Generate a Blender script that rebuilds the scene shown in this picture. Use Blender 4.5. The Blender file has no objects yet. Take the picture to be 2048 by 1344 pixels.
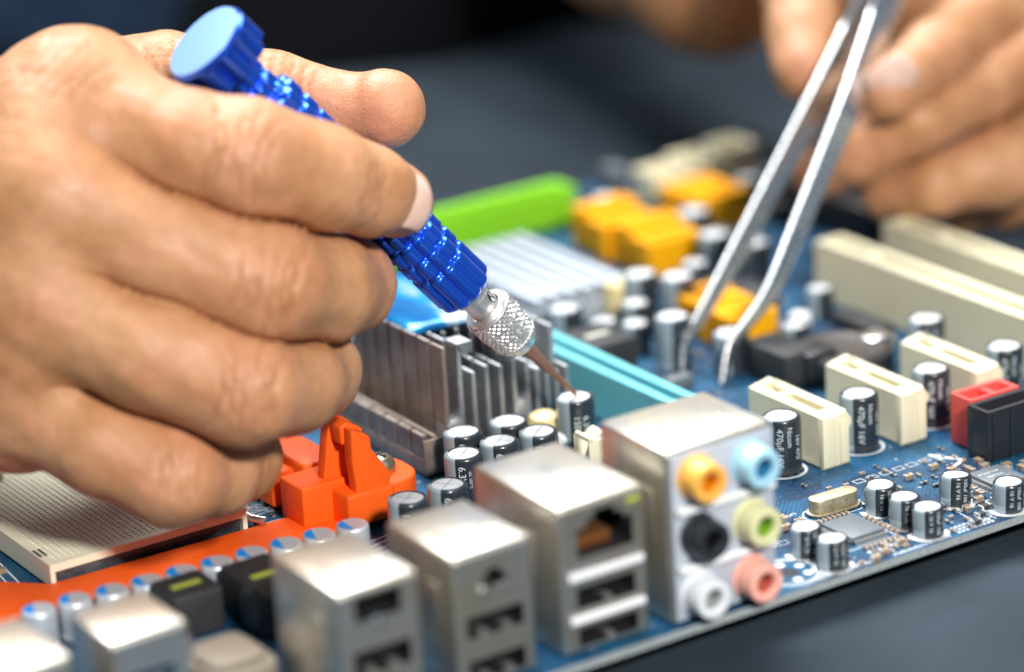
import bpy, bmesh, math, random
import numpy as np
from mathutils import Vector, Matrix
random.seed(7)
MM = 0.001
SC = bpy.context.scene
COL = SC.collection
R = math.radians

# ------------------------------------------------------------------ camera
CAM_C = (-374.593, -443.262, 250.471)
CAM_R = Vector((0.83734304, -0.54375252, -0.05647867))
CAM_U = Vector((0.22747291, 0.25261043, 0.94044885))
CAM_D = Vector((0.49710433, 0.80032567, -0.33521055))
cd = bpy.data.cameras.new('camera')
cam = bpy.data.objects.new('camera', cd)
COL.objects.link(cam)
m = Matrix((CAM_R, CAM_U, -CAM_D)).transposed().to_4x4()
m.translation = Vector(CAM_C) * MM
cam.matrix_world = m
cd.sensor_width = 36.0
cd.lens = 6485.8 * 36.0 / 2048.0
cd.clip_start = 0.02
cd.clip_end = 50.0
cd.dof.use_dof = True
cd.dof.focus_distance = 0.643
cd.dof.aperture_fstop = 5.8
SC.camera = cam

# ------------------------------------------------------------------ light
W = bpy.data.worlds.new('World'); SC.world = W; W.use_nodes = True
bg = W.node_tree.nodes['Background']
bg.inputs[0].default_value = (0.62, 0.80, 1.0, 1)
bg.inputs[1].default_value = 0.27

def area(name, loc, target, sx, sy, power, color, spread):
    l = bpy.data.lights.new(name, 'AREA'); l.shape = 'RECTANGLE'
    l.size = sx; l.size_y = sy; l.energy = power; l.color = color
    o = bpy.data.objects.new(name, l); COL.objects.link(o)
    o.location = Vector(loc)
    d = Vector(target) - Vector(loc)
    o.rotation_euler = d.to_track_quat('-Z', 'Y').to_euler()
    l.spread = spread
    return o
kl = bpy.data.lights.new('key_lamp', 'SPOT'); kl.energy = 88.0; kl.color = (1.0, 0.97, 0.93)
kl.spot_size = R(36); kl.spot_blend = 1.0; kl.shadow_soft_size = 0.07
ko = bpy.data.objects.new('key_lamp', kl); COL.objects.link(ko)
ko.location = (-0.30, -0.97, 0.74)
ko.rotation_euler = (Vector((-0.05, -0.005, 0.02)) - ko.location).to_track_quat('-Z', 'Y').to_euler()
area('ceiling_lamp', (0.06, 0.52, 1.0), (-0.05, -0.03, 0.0), 1.1, 0.8, 7.0, (0.97, 0.985, 1.0), R(62))

vs = SC.view_settings
vs.view_transform = 'Standard'; vs.look = 'None'; vs.gamma = 1.0; vs.exposure = 0.0
vs.use_curve_mapping = False
SC.cycles.use_denoising = True
try:
    SC.cycles.denoiser = 'OPENIMAGEDENOISE'
except Exception:
    pass
SC.cycles.max_bounces = 8
SC.cycles.sample_clamp_indirect = 6.0
SC.cycles.caustics_reflective = False
SC.cycles.caustics_refractive = False

# ------------------------------------------------------------------ materials
MATS = {}
def mat(name, base, rough=0.5, metal=0.0, var=0.0, vscale=300.0, bump=0.0, bscale=2000.0, spec=0.5,
        coat=0.0, base2=None, sss=0.0, sssr=(1, .4, .2), ssss=0.002, rvar=0.0, aniso=0.0):
    M = bpy.data.materials.new(name); M.use_nodes = True
    nt = M.node_tree; b = nt.nodes['Principled BSDF']
    b.inputs['Base Color'].default_value = (*base, 1)
    b.inputs['Roughness'].default_value = rough
    b.inputs['Metallic'].default_value = metal
    b.inputs['Specular IOR Level'].default_value = spec
    b.inputs['Coat Weight'].default_value = coat
    if coat: b.inputs['Coat Roughness'].default_value = 0.15
    if sss:
        b.inputs['Subsurface Weight'].default_value = sss
        b.inputs['Subsurface Radius'].default_value = sssr
        b.inputs['Subsurface Scale'].default_value = ssss
    if var or bump or rvar:
        tc = nt.nodes.new('ShaderNodeTexCoord')
    if var or rvar:
        n = nt.nodes.new('ShaderNodeTexNoise'); n.inputs['Scale'].default_value = vscale
        n.inputs['Detail'].default_value = 5; n.inputs['Roughness'].default_value = 0.62
        nt.links.new(tc.outputs['Object'], n.inputs['Vector'])
        if var:
            mx = nt.nodes.new('ShaderNodeMix'); mx.data_type = 'RGBA'
            b2 = base2 if base2 else tuple(max(0, c * (1 - var)) for c in base)
            mx.inputs[6].default_value = (*base, 1); mx.inputs[7].default_value = (*b2, 1)
            mr = nt.nodes.new('ShaderNodeMapRange'); mr.inputs[1].default_value = 0.35; mr.inputs[2].default_value = 0.68
            nt.links.new(n.outputs['Fac'], mr.inputs[0]); nt.links.new(mr.outputs[0], mx.inputs[0])
            nt.links.new(mx.outputs[2], b.inputs['Base Color'])
        if rvar:
            mr = nt.nodes.new('ShaderNodeMapRange'); mr.inputs[1].default_value = 0.3; mr.inputs[2].default_value = 0.7
            mr.inputs[3].default_value = rough - rvar; mr.inputs[4].default_value = rough + rvar
            nt.links.new(n.outputs['Fac'], mr.inputs[0]); nt.links.new(mr.outputs[0], b.inputs['Roughness'])
    if bump:
        n2 = nt.nodes.new('ShaderNodeTexNoise'); n2.inputs['Scale'].default_value = bscale
        n2.inputs['Detail'].default_value = 3
        nt.links.new(tc.outputs['Object'], n2.inputs['Vector'])
        bp = nt.nodes.new('ShaderNodeBump'); bp.inputs['Strength'].default_value = bump; bp.inputs['Distance'].default_value = 0.0003
        nt.links.new(n2.outputs['Fac'], bp.inputs['Height']); nt.links.new(bp.outputs['Normal'], b.inputs['Normal'])
    MATS[name] = M
    return M

STEEL = mat('brushed_steel', (0.80, 0.80, 0.79), 0.36, 1.0, var=0.12, vscale=120, rvar=0.08)
STEELW = mat('tin_plated_shield', (0.78, 0.75, 0.68), 0.38, 0.95, var=0.2, vscale=70, base2=(0.55, 0.49, 0.38), rvar=0.07, bump=.15, bscale=1500)
ALU = mat('machined_aluminium', (0.66, 0.68, 0.70), 0.42, 0.9, var=0.25, vscale=500, bump=0.35, bscale=4000)
ALUBROWN = mat('dull_aluminium', (0.43, 0.38, 0.33), 0.5, 0.8, var=0.45, vscale=160, base2=(0.28, 0.21, 0.17), bump=0.3, bscale=3000)  # darker, browner aluminium for heatsink base, skirts and leftmost fin
CHROME = mat('polished_steel', (0.82, 0.83, 0.83), 0.27, 1.0, rvar=0.06, vscale=200)
NICKEL = mat('nickel', (0.90, 0.88, 0.84), 0.36, 0.9, var=0.1, vscale=400)
COPPERB = mat('browned_steel', (0.36, 0.19, 0.135), 0.42, 0.45, var=0.3, vscale=500)
GOLDISH = mat('crystal_can', (0.60, 0.54, 0.38), 0.42, 0.75, var=0.35, vscale=900, base2=(0.42, 0.34, 0.2), bump=0.5, bscale=3000)
BLUEANO = mat('blue_anodised', (0.02, 0.15, 0.95), 0.32, 0.8, var=0.1, vscale=300, coat=0.4)
BEIGE = mat('ivory_plastic', (0.80, 0.745, 0.515), 0.45, var=0.1, vscale=120, sss=0.0, bump=0.08, base2=(0.74, 0.68, 0.49))
BEIGEW = mat('socket_ivory', (0.82, 0.79, 0.60), 0.5, var=0.08, vscale=150)
ORANGE = mat('orange_plastic', (0.89, 0.115, 0.009), 0.5, spec=0.25, var=0.07, vscale=200, bump=0.12, bscale=3500)
YELLOW = mat('yellow_plastic', (0.95, 0.43, 0.003), 0.5, spec=0.25)
GREEN = mat('green_plastic', (0.24, 0.62, 0.02), 0.5, spec=0.25)
REDP = mat('coral_red_plastic', (0.80, 0.085, 0.07), 0.45, var=0.08, vscale=300)
BLACKP = mat('black_plastic', (0.018, 0.02, 0.024), 0.38, bump=0.15)
BLACKM = mat('black_epoxy', (0.03, 0.031, 0.033), 0.55, var=0.25, vscale=300)
GREYIC = mat('grey_epoxy', (0.14, 0.16, 0.175), 0.42, var=0.15, vscale=500, bump=0.2)
TURQ = mat('turquoise_plastic', (0.16, 0.55, 0.60), 0.4, var=0.08, vscale=120)
CAPBLK = mat('sleeve_black', (0.024, 0.031, 0.038), 0.27, coat=0.4)
CAPGRY = mat('sleeve_grey_stripe', (0.30, 0.37, 0.41), 0.32, coat=0.3)
CAPALU = mat('can_top_aluminium', (0.72, 0.73, 0.73), 0.5, 0.45, var=0.1, vscale=900)
POLYCAN = mat('polymer_can', (0.70, 0.75, 0.79), 0.4, 0.5)
POLYBLU = mat('polymer_blue_mark', (0.0, 0.26, 0.72), 0.4)
WHITEP = mat('white_print', (0.80, 0.82, 0.82), 0.6)
PRINTW = mat('sleeve_print', (0.62, 0.68, 0.70), 0.5)
TIN = mat('solder_tin', (0.78, 0.78, 0.76), 0.35, 0.9)
CHIPBR = mat('chip_ceramic', (0.34, 0.22, 0.13), 0.55, var=0.3, vscale=800)
LABELG = mat('yellow_green_label', (0.42, 0.46, 0.06), 0.5)
LABELBG = mat('pale_label', (0.60, 0.62, 0.48), 0.5)
DARKHOLE = mat('cavity_black', (0.012, 0.012, 0.014), 0.6)
GOLDC = mat('gold_contacts', (0.46, 0.20, 0.07), 0.35, 0.8)
PCBEDGE = mat('board_edge', (0.36, 0.40, 0.40), 0.6, var=0.3, vscale=900)
JACKS = {}
for nm, c in (('orange', (0.90, 0.45, 0.08)), ('blue', (0.38, 0.66, 0.80)), ('black', (0.02, 0.024, 0.03)),
              ('lime', (0.70, 0.68, 0.38)), ('white', (0.74, 0.76, 0.78)), ('pink', (0.86, 0.42, 0.33))):
    JACKS[nm] = mat('jack_' + nm, c, 0.4)
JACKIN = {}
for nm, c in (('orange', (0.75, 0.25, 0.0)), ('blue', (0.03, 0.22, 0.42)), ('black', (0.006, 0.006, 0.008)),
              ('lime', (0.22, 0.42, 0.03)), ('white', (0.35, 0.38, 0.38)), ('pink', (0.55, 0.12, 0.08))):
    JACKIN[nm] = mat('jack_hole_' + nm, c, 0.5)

def pcb_material():
    M = bpy.data.materials.new('blue_solder_mask'); M.use_nodes = True
    nt = M.node_tree; N = nt.nodes; L = nt.links; b = N['Principled BSDF']
    b.inputs['Roughness'].default_value = 0.45
    b.inputs['Specular IOR Level'].default_value = 0.3
    tc = N.new('ShaderNodeTexCoord')
    def mapr(src, a, c, lo=0.0, hi=1.0):
        r = N.new('ShaderNodeMapRange'); r.inputs[1].default_value = a; r.inputs[2].default_value = c
        r.inputs[3].default_value = lo; r.inputs[4].default_value = hi; L.new(src, r.inputs[0]); return r.outputs[0]
    def mixc(f, a, c):
        x = N.new('ShaderNodeMix'); x.data_type = 'RGBA'
        if isinstance(f, float): x.inputs[0].default_value = f
        else: L.new(f, x.inputs[0])
        for s, v in ((6, a), (7, c)):
            if isinstance(v, tuple): x.inputs[s].default_value = (*v, 1)
            else: L.new(v, x.inputs[s])
        return x.outputs[2]
    def math_(op, a, c):
        x = N.new('ShaderNodeMath'); x.operation = op
        for s, v in ((0, a), (1, c)):
            if isinstance(v, float): x.inputs[s].default_value = v
            else: L.new(v, x.inputs[s])
        return x.outputs[0]
    # copper pour areas: blocky voronoi cells
    vo = N.new('ShaderNodeTexVoronoi'); vo.distance = 'CHEBYCHEV'; vo.inputs['Scale'].default_value = 75
    L.new(tc.outputs['Object'], vo.inputs['Vector'])
    sep = N.new('ShaderNodeSeparateColor'); L.new(vo.outputs['Color'], sep.inputs[0])
    pour = mapr(sep.outputs[0], 0.45, 0.55)
    col = mixc(pour, (0.003, 0.026, 0.070), (0.004, 0.060, 0.145))
    no = N.new('ShaderNodeTexNoise'); no.inputs['Scale'].default_value = 60; no.inputs['Detail'].default_value = 4
    L.new(tc.outputs['Object'], no.inputs['Vector'])
    col = mixc(mapr(no.outputs['Fac'], 0.45, 0.75, 0.0, 0.5), col, (0.010, 0.090, 0.17))
    # traces: fine parallel lines in two directions, masked
    for k, (rot, sc) in enumerate(((0.0, 420.0), (math.pi / 4, 380.0), (math.pi / 2, 460.0))):
        mp = N.new('ShaderNodeMapping'); mp.inputs['Rotation'].default_value = (0, 0, rot)
        mp.inputs['Location'].default_value = (0.013 * k, 0.02 * k, 0)
        L.new(tc.outputs['Object'], mp.inputs['Vector'])
        wv = N.new('ShaderNodeTexWave'); wv.inputs['Scale'].default_value = sc; wv.bands_direction = 'X'
        L.new(mp.outputs[0], wv.inputs['Vector'])
        vm = N.new('ShaderNodeTexVoronoi'); vm.distance = 'CHEBYCHEV'; vm.inputs['Scale'].default_value = 130
        L.new(mp.outputs[0], vm.inputs['Vector'])
        s2 = N.new('ShaderNodeSeparateColor'); L.new(vm.outputs['Color'], s2.inputs[0])
        msk = mapr(s2.outputs[k], 0.62, 0.66)
        ln = mapr(wv.outputs['Fac'], 0.72, 0.85)
        col = mixc(math_('MULTIPLY', math_('MULTIPLY', ln, msk), 0.55), col, (0.02, 0.15, 0.27))
    # vias
    vv = N.new('ShaderNodeTexVoronoi'); vv.inputs['Scale'].default_value = 330
    L.new(tc.outputs['Object'], vv.inputs['Vector'])
    s3 = N.new('ShaderNodeSeparateColor'); L.new(vv.outputs['Color'], s3.inputs[0])
    via = math_('MULTIPLY', mapr(vv.outputs['Distance'], 0.16, 0.12), mapr(s3.outputs[1], 0.55, 0.6))
    col = mixc(math_('MULTIPLY', via, 0.75), col, (0.42, 0.45, 0.42))
    # light dust
    nd = N.new('ShaderNodeTexNoise'); nd.inputs['Scale'].default_value = 900; nd.inputs['Detail'].default_value = 6
    L.new(tc.outputs['Object'], nd.inputs['Vector'])
    col = mixc(mapr(nd.outputs['Fac'], 0.56, 0.8, 0.0, 0.45), col, (0.20, 0.27, 0.29))
    L.new(col, b.inputs['Base Color'])
    bp = N.new('ShaderNodeBump'); bp.inputs['Strength'].default_value = 0.25; bp.inputs['Distance'].default_value = 0.0001
    L.new(via, bp.inputs['Height']); L.new(bp.outputs[0], b.inputs['Normal'])
    return M
PCB = pcb_material()

def skin_material(name, c1, c2, cf):
    M = bpy.data.materials.new(name); M.use_nodes = True
    nt = M.node_tree; N = nt.nodes; L = nt.links; b = N['Principled BSDF']
    b.inputs['Roughness'].default_value = 0.46
    b.inputs['Subsurface Weight'].default_value = 0.22
    b.inputs['Subsurface Radius'].default_value = (1.0, 0.36, 0.18)
    b.inputs['Subsurface Scale'].default_value = 0.0028
    b.inputs['Specular IOR Level'].default_value = 0.42
    tc = N.new('ShaderNodeTexCoord')
    def noise(s, d=4):
        n = N.new('ShaderNodeTexNoise'); n.inputs['Scale'].default_value = s; n.inputs['Detail'].default_value = d
        L.new(tc.outputs['Object'], n.inputs['Vector']); return n.outputs['Fac']
    def mapr(src, a, c, lo=0.0, hi=1.0):
        r = N.new('ShaderNodeMapRange'); r.inputs[1].default_value = a; r.inputs[2].default_value = c
        r.inputs[3].default_value = lo; r.inputs[4].default_value = hi; L.new(src, r.inputs[0]); return r.outputs[0]
    def mix(f, a, c):
        x = N.new('ShaderNodeMix'); x.data_type = 'RGBA'; L.new(f, x.inputs[0])
        for s, v in ((6, a), (7, c)):
            if isinstance(v, tuple): x.inputs[s].default_value = (*v, 1)
            else: L.new(v, x.inputs[s])
        return x.outputs[2]
    col = mix(mapr(noise(70), 0.36, 0.62), c1, c2)
    col = mix(mapr(noise(110, 5), 0.50, 0.68, 0, 0.65), col, (c2[0] * 1.12, c2[1] * 1.0, c2[2] * 1.12))
    col = mix(mapr(noise(38, 3), 0.52, 0.70, 0, 0.45), col, (c1[0] * .92, c1[1] * .80, c1[2] * .78))
    col = mix(mapr(noise(420, 6), 0.5, 0.75, 0, 0.35), col, (c1[0] * .78, c1[1] * .68, c1[2] * .6))
    at = N.new('ShaderNodeAttribute'); at.attribute_name = 'flush'
    col = mix(mapr(at.outputs['Fac'], 0, 1, 0, 0.6), col, cf)
    ac = N.new('ShaderNodeAttribute'); ac.attribute_name = 'crease'
    col = mix(mapr(ac.outputs['Fac'], 0, 1, 0, 0.5), col, (c1[0] * .62, c1[1] * .45, c1[2] * .36))
    L.new(col, b.inputs['Base Color'])
    # fine skin relief
    v = N.new('ShaderNodeTexVoronoi'); v.inputs['Scale'].default_value = 1000; v.feature = 'DISTANCE_TO_EDGE'
    nz = N.new('ShaderNodeTexNoise'); nz.inputs['Scale'].default_value = 500
    L.new(tc.outputs['Object'], nz.inputs['Vector'])
    ad = N.new('ShaderNodeMix'); ad.data_type = 'VECTOR'; ad.inputs[0].default_value = 0.0015
    L.new(tc.outputs['Object'], ad.inputs[4]); L.new(nz.outputs['Color'], ad.inputs[5])
    L.new(ad.outputs[1], v.inputs['Vector'])
    b1 = N.new('ShaderNodeBump'); b1.inputs['Strength'].default_value = 0.30; b1.inputs['Distance'].default_value = 0.00015
    L.new(mapr(v.outputs['Distance'], 0.0, 0.18), b1.inputs['Height'])
    b2 = N.new('ShaderNodeBump'); b2.inputs['Strength'].default_value = 0.45; b2.inputs['Distance'].default_value = 0.0009
    L.new(noise(260, 5), b2.inputs['Height']); L.new(b1.outputs[0], b2.inputs['Normal'])
    L.new(b2.outputs[0], b.inputs['Normal'])
    L.new(mapr(noise(160, 5), 0.35, 0.65, 0.38, 0.56), b.inputs['Roughness'])
    return M
SKIN = skin_material('skin', (0.455, 0.215, 0.090), (0.575, 0.300, 0.150), (0.72, 0.30, 0.19))
NAIL = mat('fingernail', (0.70, 0.44, 0.34), 0.3, var=0.15, vscale=200, base2=(0.74, 0.52, 0.42), sss=0.2, ssss=0.001, coat=0.3)

# ------------------------------------------------------------------ mesh helpers
class MB:
    def __init__(s): s.v = []; s.f = []; s.m = []
    def add(s, vs, fs, mi=0):
        o = len(s.v); s.v.extend(vs)
        for k, f in enumerate(fs):
            s.f.append([i + o for i in f]); s.m.append(mi if isinstance(mi, int) else mi[k])
        return s
    def box(s, x0, x1, y0, y1, z0, z1, mi=0):
        vs = [(x, y, z) for x in (x0, x1) for y in (y0, y1) for z in (z0, z1)]
        return s.add(vs, [(0, 1, 3, 2), (4, 6, 7, 5), (0, 4, 5, 1), (2, 3, 7, 6), (0, 2, 6, 4), (1, 5, 7, 3)], mi)
    def prism(s, poly, a, b, axis='z', mi=0):
        n = len(poly)
        def P(u, v, w):
            return (u, v, w) if axis == 'z' else ((u, w, v) if axis == 'y' else (w, u, v))
        vs = [P(u, v, a) for u, v in poly] + [P(u, v, b) for u, v in poly]
        fs = [tuple(range(n)), tuple(range(2 * n - 1, n - 1, -1))]
        fs += [(i, n + i, n + (i + 1) % n, (i + 1) % n) for i in range(n)]
        return s.add(vs, fs, mi)
    def lathe(s, prof, n=32, c=(0, 0, 0), mi=0, axis='z', cap=True):
        # prof: (r, z[, mat]) ; mat applies to the band that starts there
        vs = []; fs = []; ms = []
        for p in prof:
            for k in range(n):
                a = 2 * math.pi * k / n
                q = (p[0] * math.cos(a), p[0] * math.sin(a), p[1])
                if axis == 'y': q = (q[0], q[2], -q[1])
                vs.append((q[0] + c[0], q[1] + c[1], q[2] + c[2]))
        for j in range(len(prof) - 1):
            mm = prof[j][2] if len(prof[j]) > 2 else mi
            for k in range(n):
                k2 = (k + 1) % n
                fs.append((j * n + k, j * n + k2, (j + 1) * n + k2, (j + 1) * n + k))
                ms.append(mm(k / n * 360.0) if callable(mm) else mm)
        if cap:
            fs.append(tuple(range(n - 1, -1, -1))); ms.append(ms[0])
            b = (len(prof) - 1) * n
            fs.append(tuple(range(b, b + n))); ms.append(ms[-1])
        return s.add(vs, fs, ms)
    def tube(s, path, r, n=10, mi=0):
        P = [Vector(p) for p in path]; rr = r if isinstance(r, (list, tuple)) else [r] * len(P)
        t0 = (P[1] - P[0]).normalized(); nrm = t0.orthogonal().normalized(); vs = []
        for i, p in enumerate(P):
            t = (P[min(i + 1, len(P) - 1)] - P[max(i - 1, 0)]).normalized()
            nrm = (nrm - t * nrm.dot(t)).normalized(); bn = t.cross(nrm)
            for k in range(n):
                a = 2 * math.pi * k / n
                vs.append(tuple(p + (nrm * math.cos(a) + bn * math.sin(a)) * rr[i]))
        fs = [(i * n + k, i * n + (k + 1) % n, (i + 1) * n + (k + 1) % n, (i + 1) * n + k)
              for i in range(len(P) - 1) for k in range(n)]
        fs += [tuple(range(n - 1, -1, -1)), tuple(range((len(P) - 1) * n, len(P) * n))]
        return s.add(vs, fs, mi)
    def holed(s, u0, u1, v0, v1, holes, depth, F, mi=0, hm=1, fm=None):
        # rectangle in (u, v) with rectangular wells; F(u, v, w) -> point, w = depth inward
        us = sorted(set([u0, u1] + [h[0] for h in holes] + [h[1] for h in holes]))
        vv = sorted(set([v0, v1] + [h[2] for h in holes] + [h[3] for h in holes]))
        def inh(i, j):
            cu = (us[i] + us[i + 1]) / 2; cv = (vv[j] + vv[j + 1]) / 2
            return any(h[0] < cu < h[1] and h[2] < cv < h[3] for h in holes)
        I = len(us) - 1; J = len(vv) - 1
        H = [[inh(i, j) for j in range(J)] for i in range(I)]
        for i in range(I):
            for j in range(J):
                a, b, c, d = us[i], us[i + 1], vv[j], vv[j + 1]
                if not H[i][j]:
                    s.add([F(a, c, 0), F(b, c, 0), F(b, d, 0), F(a, d, 0)], [(0, 1, 2, 3)], mi)
                else:
                    s.add([F(a, c, depth), F(b, c, depth), F(b, d, depth), F(a, d, depth)], [(0, 1, 2, 3)], fm if fm is not None else hm)
                    for (di, dj, e) in ((-1, 0, (a, c, a, d)), (1, 0, (b, c, b, d)), (0, -1, (a, c, b, c)), (0, 1, (a, d, b, d))):
                        ni, nj = i + di, j + dj
                        if not (0 <= ni < I and 0 <= nj < J) or not H[ni][nj]:
                            s.add([F(e[0], e[1], 0), F(e[2], e[3], 0), F(e[2], e[3], depth), F(e[0], e[1], depth)], [(0, 1, 2, 3)], hm)
        return s
    def mesh(s, name, mats, bevel=0.0, seg=2, angle=35, weld=False):
        me = bpy.data.meshes.new(name)
        me.from_pydata([(x * MM, y * MM, z * MM) for x, y, z in s.v], [], s.f)
        for M in (mats if isinstance(mats, (list, tuple)) else [mats]): me.materials.append(M)
        me.polygons.foreach_set('material_index', s.m)
        bm = bmesh.new(); bm.from_mesh(me)
        if weld or bevel: bmesh.ops.remove_doubles(bm, verts=bm.verts, dist=1e-6)
        bmesh.ops.recalc_face_normals(bm, faces=bm.faces)
        if bevel:
            ed = [e for e in bm.edges if len(e.link_faces) == 2 and e.calc_face_angle(0) > R(40)]
            bmesh.ops.bevel(bm, geom=ed, offset=bevel * MM, segments=seg, profile=0.5, affect='EDGES', clamp_overlap=True)
        bm.to_mesh(me); bm.free()
        me.polygons.foreach_set('use_smooth', [True] * len(me.polygons))
        me.set_sharp_from_angle(angle=R(angle))
        me.update()
        return me
    def build(s, name, mats, parent=None, loc=(0, 0, 0), rz=0.0, **k):
        return link(name, s.mesh(name, mats, **k), parent, loc, rz)

def link(name, me, parent=None, loc=(0, 0, 0), rz=0.0):
    o = bpy.data.objects.new(name, me); COL.objects.link(o)
    o.location = Vector(loc) * MM; o.rotation_euler = (0, 0, rz)
    if parent: o.parent = parent
    return o
def empty(name, loc=(0, 0, 0)):
    return link(name, None, None, loc)
def tag(o, label, cat=None, group=None, kind=None):
    if label: o['label'] = label
    if cat: o['category'] = cat
    if group: o['group'] = group
    if kind: o['kind'] = kind
    return o

_tc = {}
def text_geo(body, size):
    if (body, size) in _tc: return _tc[(body, size)]
    c = bpy.data.curves.new('t', 'FONT'); c.body = body; c.size = size; c.align_x = 'CENTER'; c.align_y = 'CENTER'; c.resolution_u = 3
    o = bpy.data.objects.new('t', c); COL.objects.link(o)
    bpy.context.view_layer.update()
    me = bpy.data.meshes.new_from_object(o.evaluated_get(bpy.context.evaluated_depsgraph_get()))
    bm = bmesh.new(); bm.from_mesh(me)
    bmesh.ops.triangulate(bm, faces=bm.faces)
    bmesh.ops.subdivide_edges(bm, edges=bm.edges, cuts=1, use_grid_fill=True)
    vs = [tuple(v.co) for v in bm.verts]; bm.verts.index_update()
    fs = [tuple(v.index for v in f.verts) for f in bm.faces]; bm.free()
    bpy.data.objects.remove(o); bpy.data.curves.remove(c); bpy.data.meshes.remove(me)
    _tc[(body, size)] = (vs, fs)
    return vs, fs
def wrap_text(mb, body, size, rad, phi, zc, mi=0):
    vs, fs = text_geo(body, size)
    out = []
    for x, y, _ in vs:
        a = R(phi) + y / rad
        out.append((rad * math.cos(a), rad * math.sin(a), zc - x))
    mb.add(out, fs, mi)
def flat_text(mb, body, size, x, y, z, rot=0.0, mi=0):
    vs, fs = text_geo(body, size); c, s = math.cos(rot), math.sin(rot)
    mb.add([(x + a * c - b * s, y + a * s + b * c, z) for a, b, _ in vs], fs, mi)

def rrect(x0, x1, y0, y1, r, n=4):
    P = []
    for cx, cy, a0 in ((x1 - r, y1 - r, 0), (x0 + r, y1 - r, 90), (x0 + r, y0 + r, 180), (x1 - r, y0 + r, 270)):
        for k in range(n + 1):
            a = R(a0 + 90 * k / n); P.append((cx + r * math.cos(a), cy + r * math.sin(a)))
    return P

# ------------------------------------------------------------------ table
def table():
    M = bpy.data.materials.new('dark_mat'); M.use_nodes = True
    nt = M.node_tree; N = nt.nodes; L = nt.links; b = N['Principled BSDF']
    b.inputs['Roughness'].default_value = 0.7; b.inputs['Specular IOR Level'].default_value = 0.12
    tc = N.new('ShaderNodeTexCoord')
    n = N.new('ShaderNodeTexNoise'); n.inputs['Scale'].default_value = 22; n.inputs['Detail'].default_value = 5; n.inputs['Distortion'].default_value = 0.8
    L.new(tc.outputs['Object'], n.inputs['Vector'])
    cr = N.new('ShaderNodeMix'); cr.data_type = 'RGBA'
    cr.inputs[6].default_value = (0.021, 0.030, 0.039, 1); cr.inputs[7].default_value = (0.038, 0.053, 0.069, 1)
    mr = N.new('ShaderNodeMapRange'); mr.inputs[1].default_value = 0.35; mr.inputs[2].default_value = 0.7
    L.new(n.outputs['Fac'], mr.inputs[0]); L.new(mr.outputs[0], cr.inputs[0]); L.new(cr.outputs[2], b.inputs['Base Color'])
    n2 = N.new('ShaderNodeTexVoronoi'); n2.inputs['Scale'].default_value = 900
    L.new(tc.outputs['Object'], n2.inputs['Vector'])
    bp = N.new('ShaderNodeBump'); bp.inputs['Strength'].default_value = 0.3; bp.inputs['Distance'].default_value = 0.0004
    L.new(n2.outputs['Distance'], bp.inputs['Height']); L.new(bp.outputs[0], b.inputs['Normal'])
    # gently wavy mat
    nx, ny = 90, 90; vs = []; fs = []
    for j in range(ny + 1):
        for i in range(nx + 1):
            x = -900 + 2400 * i / nx; y = -700 + 2400 * j / ny
            z = -7.0 + 0.8 * math.sin(x * .031 + y * .022) * math.sin(y * .027 - x * .013)
            vs.append((x, y, z))
    for j in range(ny):
        for i in range(nx):
            a = j * (nx + 1) + i; fs.append((a, a + 1, a + nx + 2, a + nx + 1))
    o = MB().add(vs, fs).build('table_mat', M)
    o['kind'] = 'structure'
table()

# ------------------------------------------------------------------ motherboard
board = tag(empty('motherboard'), 'blue computer motherboard lying on the dark mat under both hands', 'motherboard')
BX0, BX1, BY0, BY1 = -192, 114, 0.0, 240.0
pcb = MB()
pcb.prism(rrect(BX0, BX1, BY0, BY1, 2), -1.6, 0.0)
nq = len(pcb.f)
pcb.m = [0, 0] + [1] * (nq - 2)
pcb = pcb.build('printed_circuit_board', [PCB, PCBEDGE], board)
tag(pcb, 'blue circuit board with white print')

# ---- generic parts
_capmesh = {}
def cap_meshes(r, h, s0, s1):
    key = (r, h, s0, s1)
    if key in _capmesh: return _capmesh[key]
    def strip(a): return 1 if s0 <= a <= s1 else 0
    b = MB()
    prof = [(r * .96, 0.0, strip), (r * .985, .5, strip), (r, .8, strip), (r, 1.0, strip), (r * .955, 1.35, strip), (r * .955, 1.6, strip),
            (r, 2.0, strip), (r, h - .75, strip), (r * .985, h - .4, strip), (r * .93, h - .12, strip), (r * .86, h, strip), (r * .80, h, strip), (r * .78, h - .28, strip), (0.01, h - .28)]
    b.lathe(prof, 56, cap=False)
    body = b.mesh('capacitor', [CAPBLK, CAPGRY], angle=50)
    t = MB()
    rt = r * .785
    t.lathe([(rt, h - .25), (rt * .97, h - .14), (rt * .9, h - .1), (0.01, h - .1)], 40, cap=False)
    top = t.mesh('can_top', [CAPALU])
    k = MB(); w = .07
    for a in (R(38), R(128)):
        c, s = math.cos(a), math.sin(a); q = rt * .93
        k.add([(c * q - s * w, s * q + c * w, h - .07), (-c * q - s * w, -s * q + c * w, h - .07), (-c * q + s * w, -s * q - c * w, h - .07), (c * q + s * w, s * q - c * w, h - .07)], [(0, 1, 2, 3)])
    score = k.mesh('vent_score', [GREYIC])
    _capmesh[key] = (body, top, score)
    return _capmesh[key]
def capacitor(x, y, r, h, s0, s1, lines=(), label=None, tilt=(0, 0), score=True):
    body, top, sc_ = cap_meshes(r, h, s0, s1)
    o = link('capacitor', body, board, (x, y, 0.05)); o.rotation_euler = (R(tilt[0]), R(tilt[1]), 0)
    link('can_top', top, o)
    if score: link('vent_score', sc_, o)
    if lines:
        b = MB()
        for body_, size, phi, z in lines: wrap_text(b, body_, size, r + .035, phi, z)
        b.build('sleeve_print', [PRINTW], o)
    if label: tag(o, label)
    return o
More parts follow.
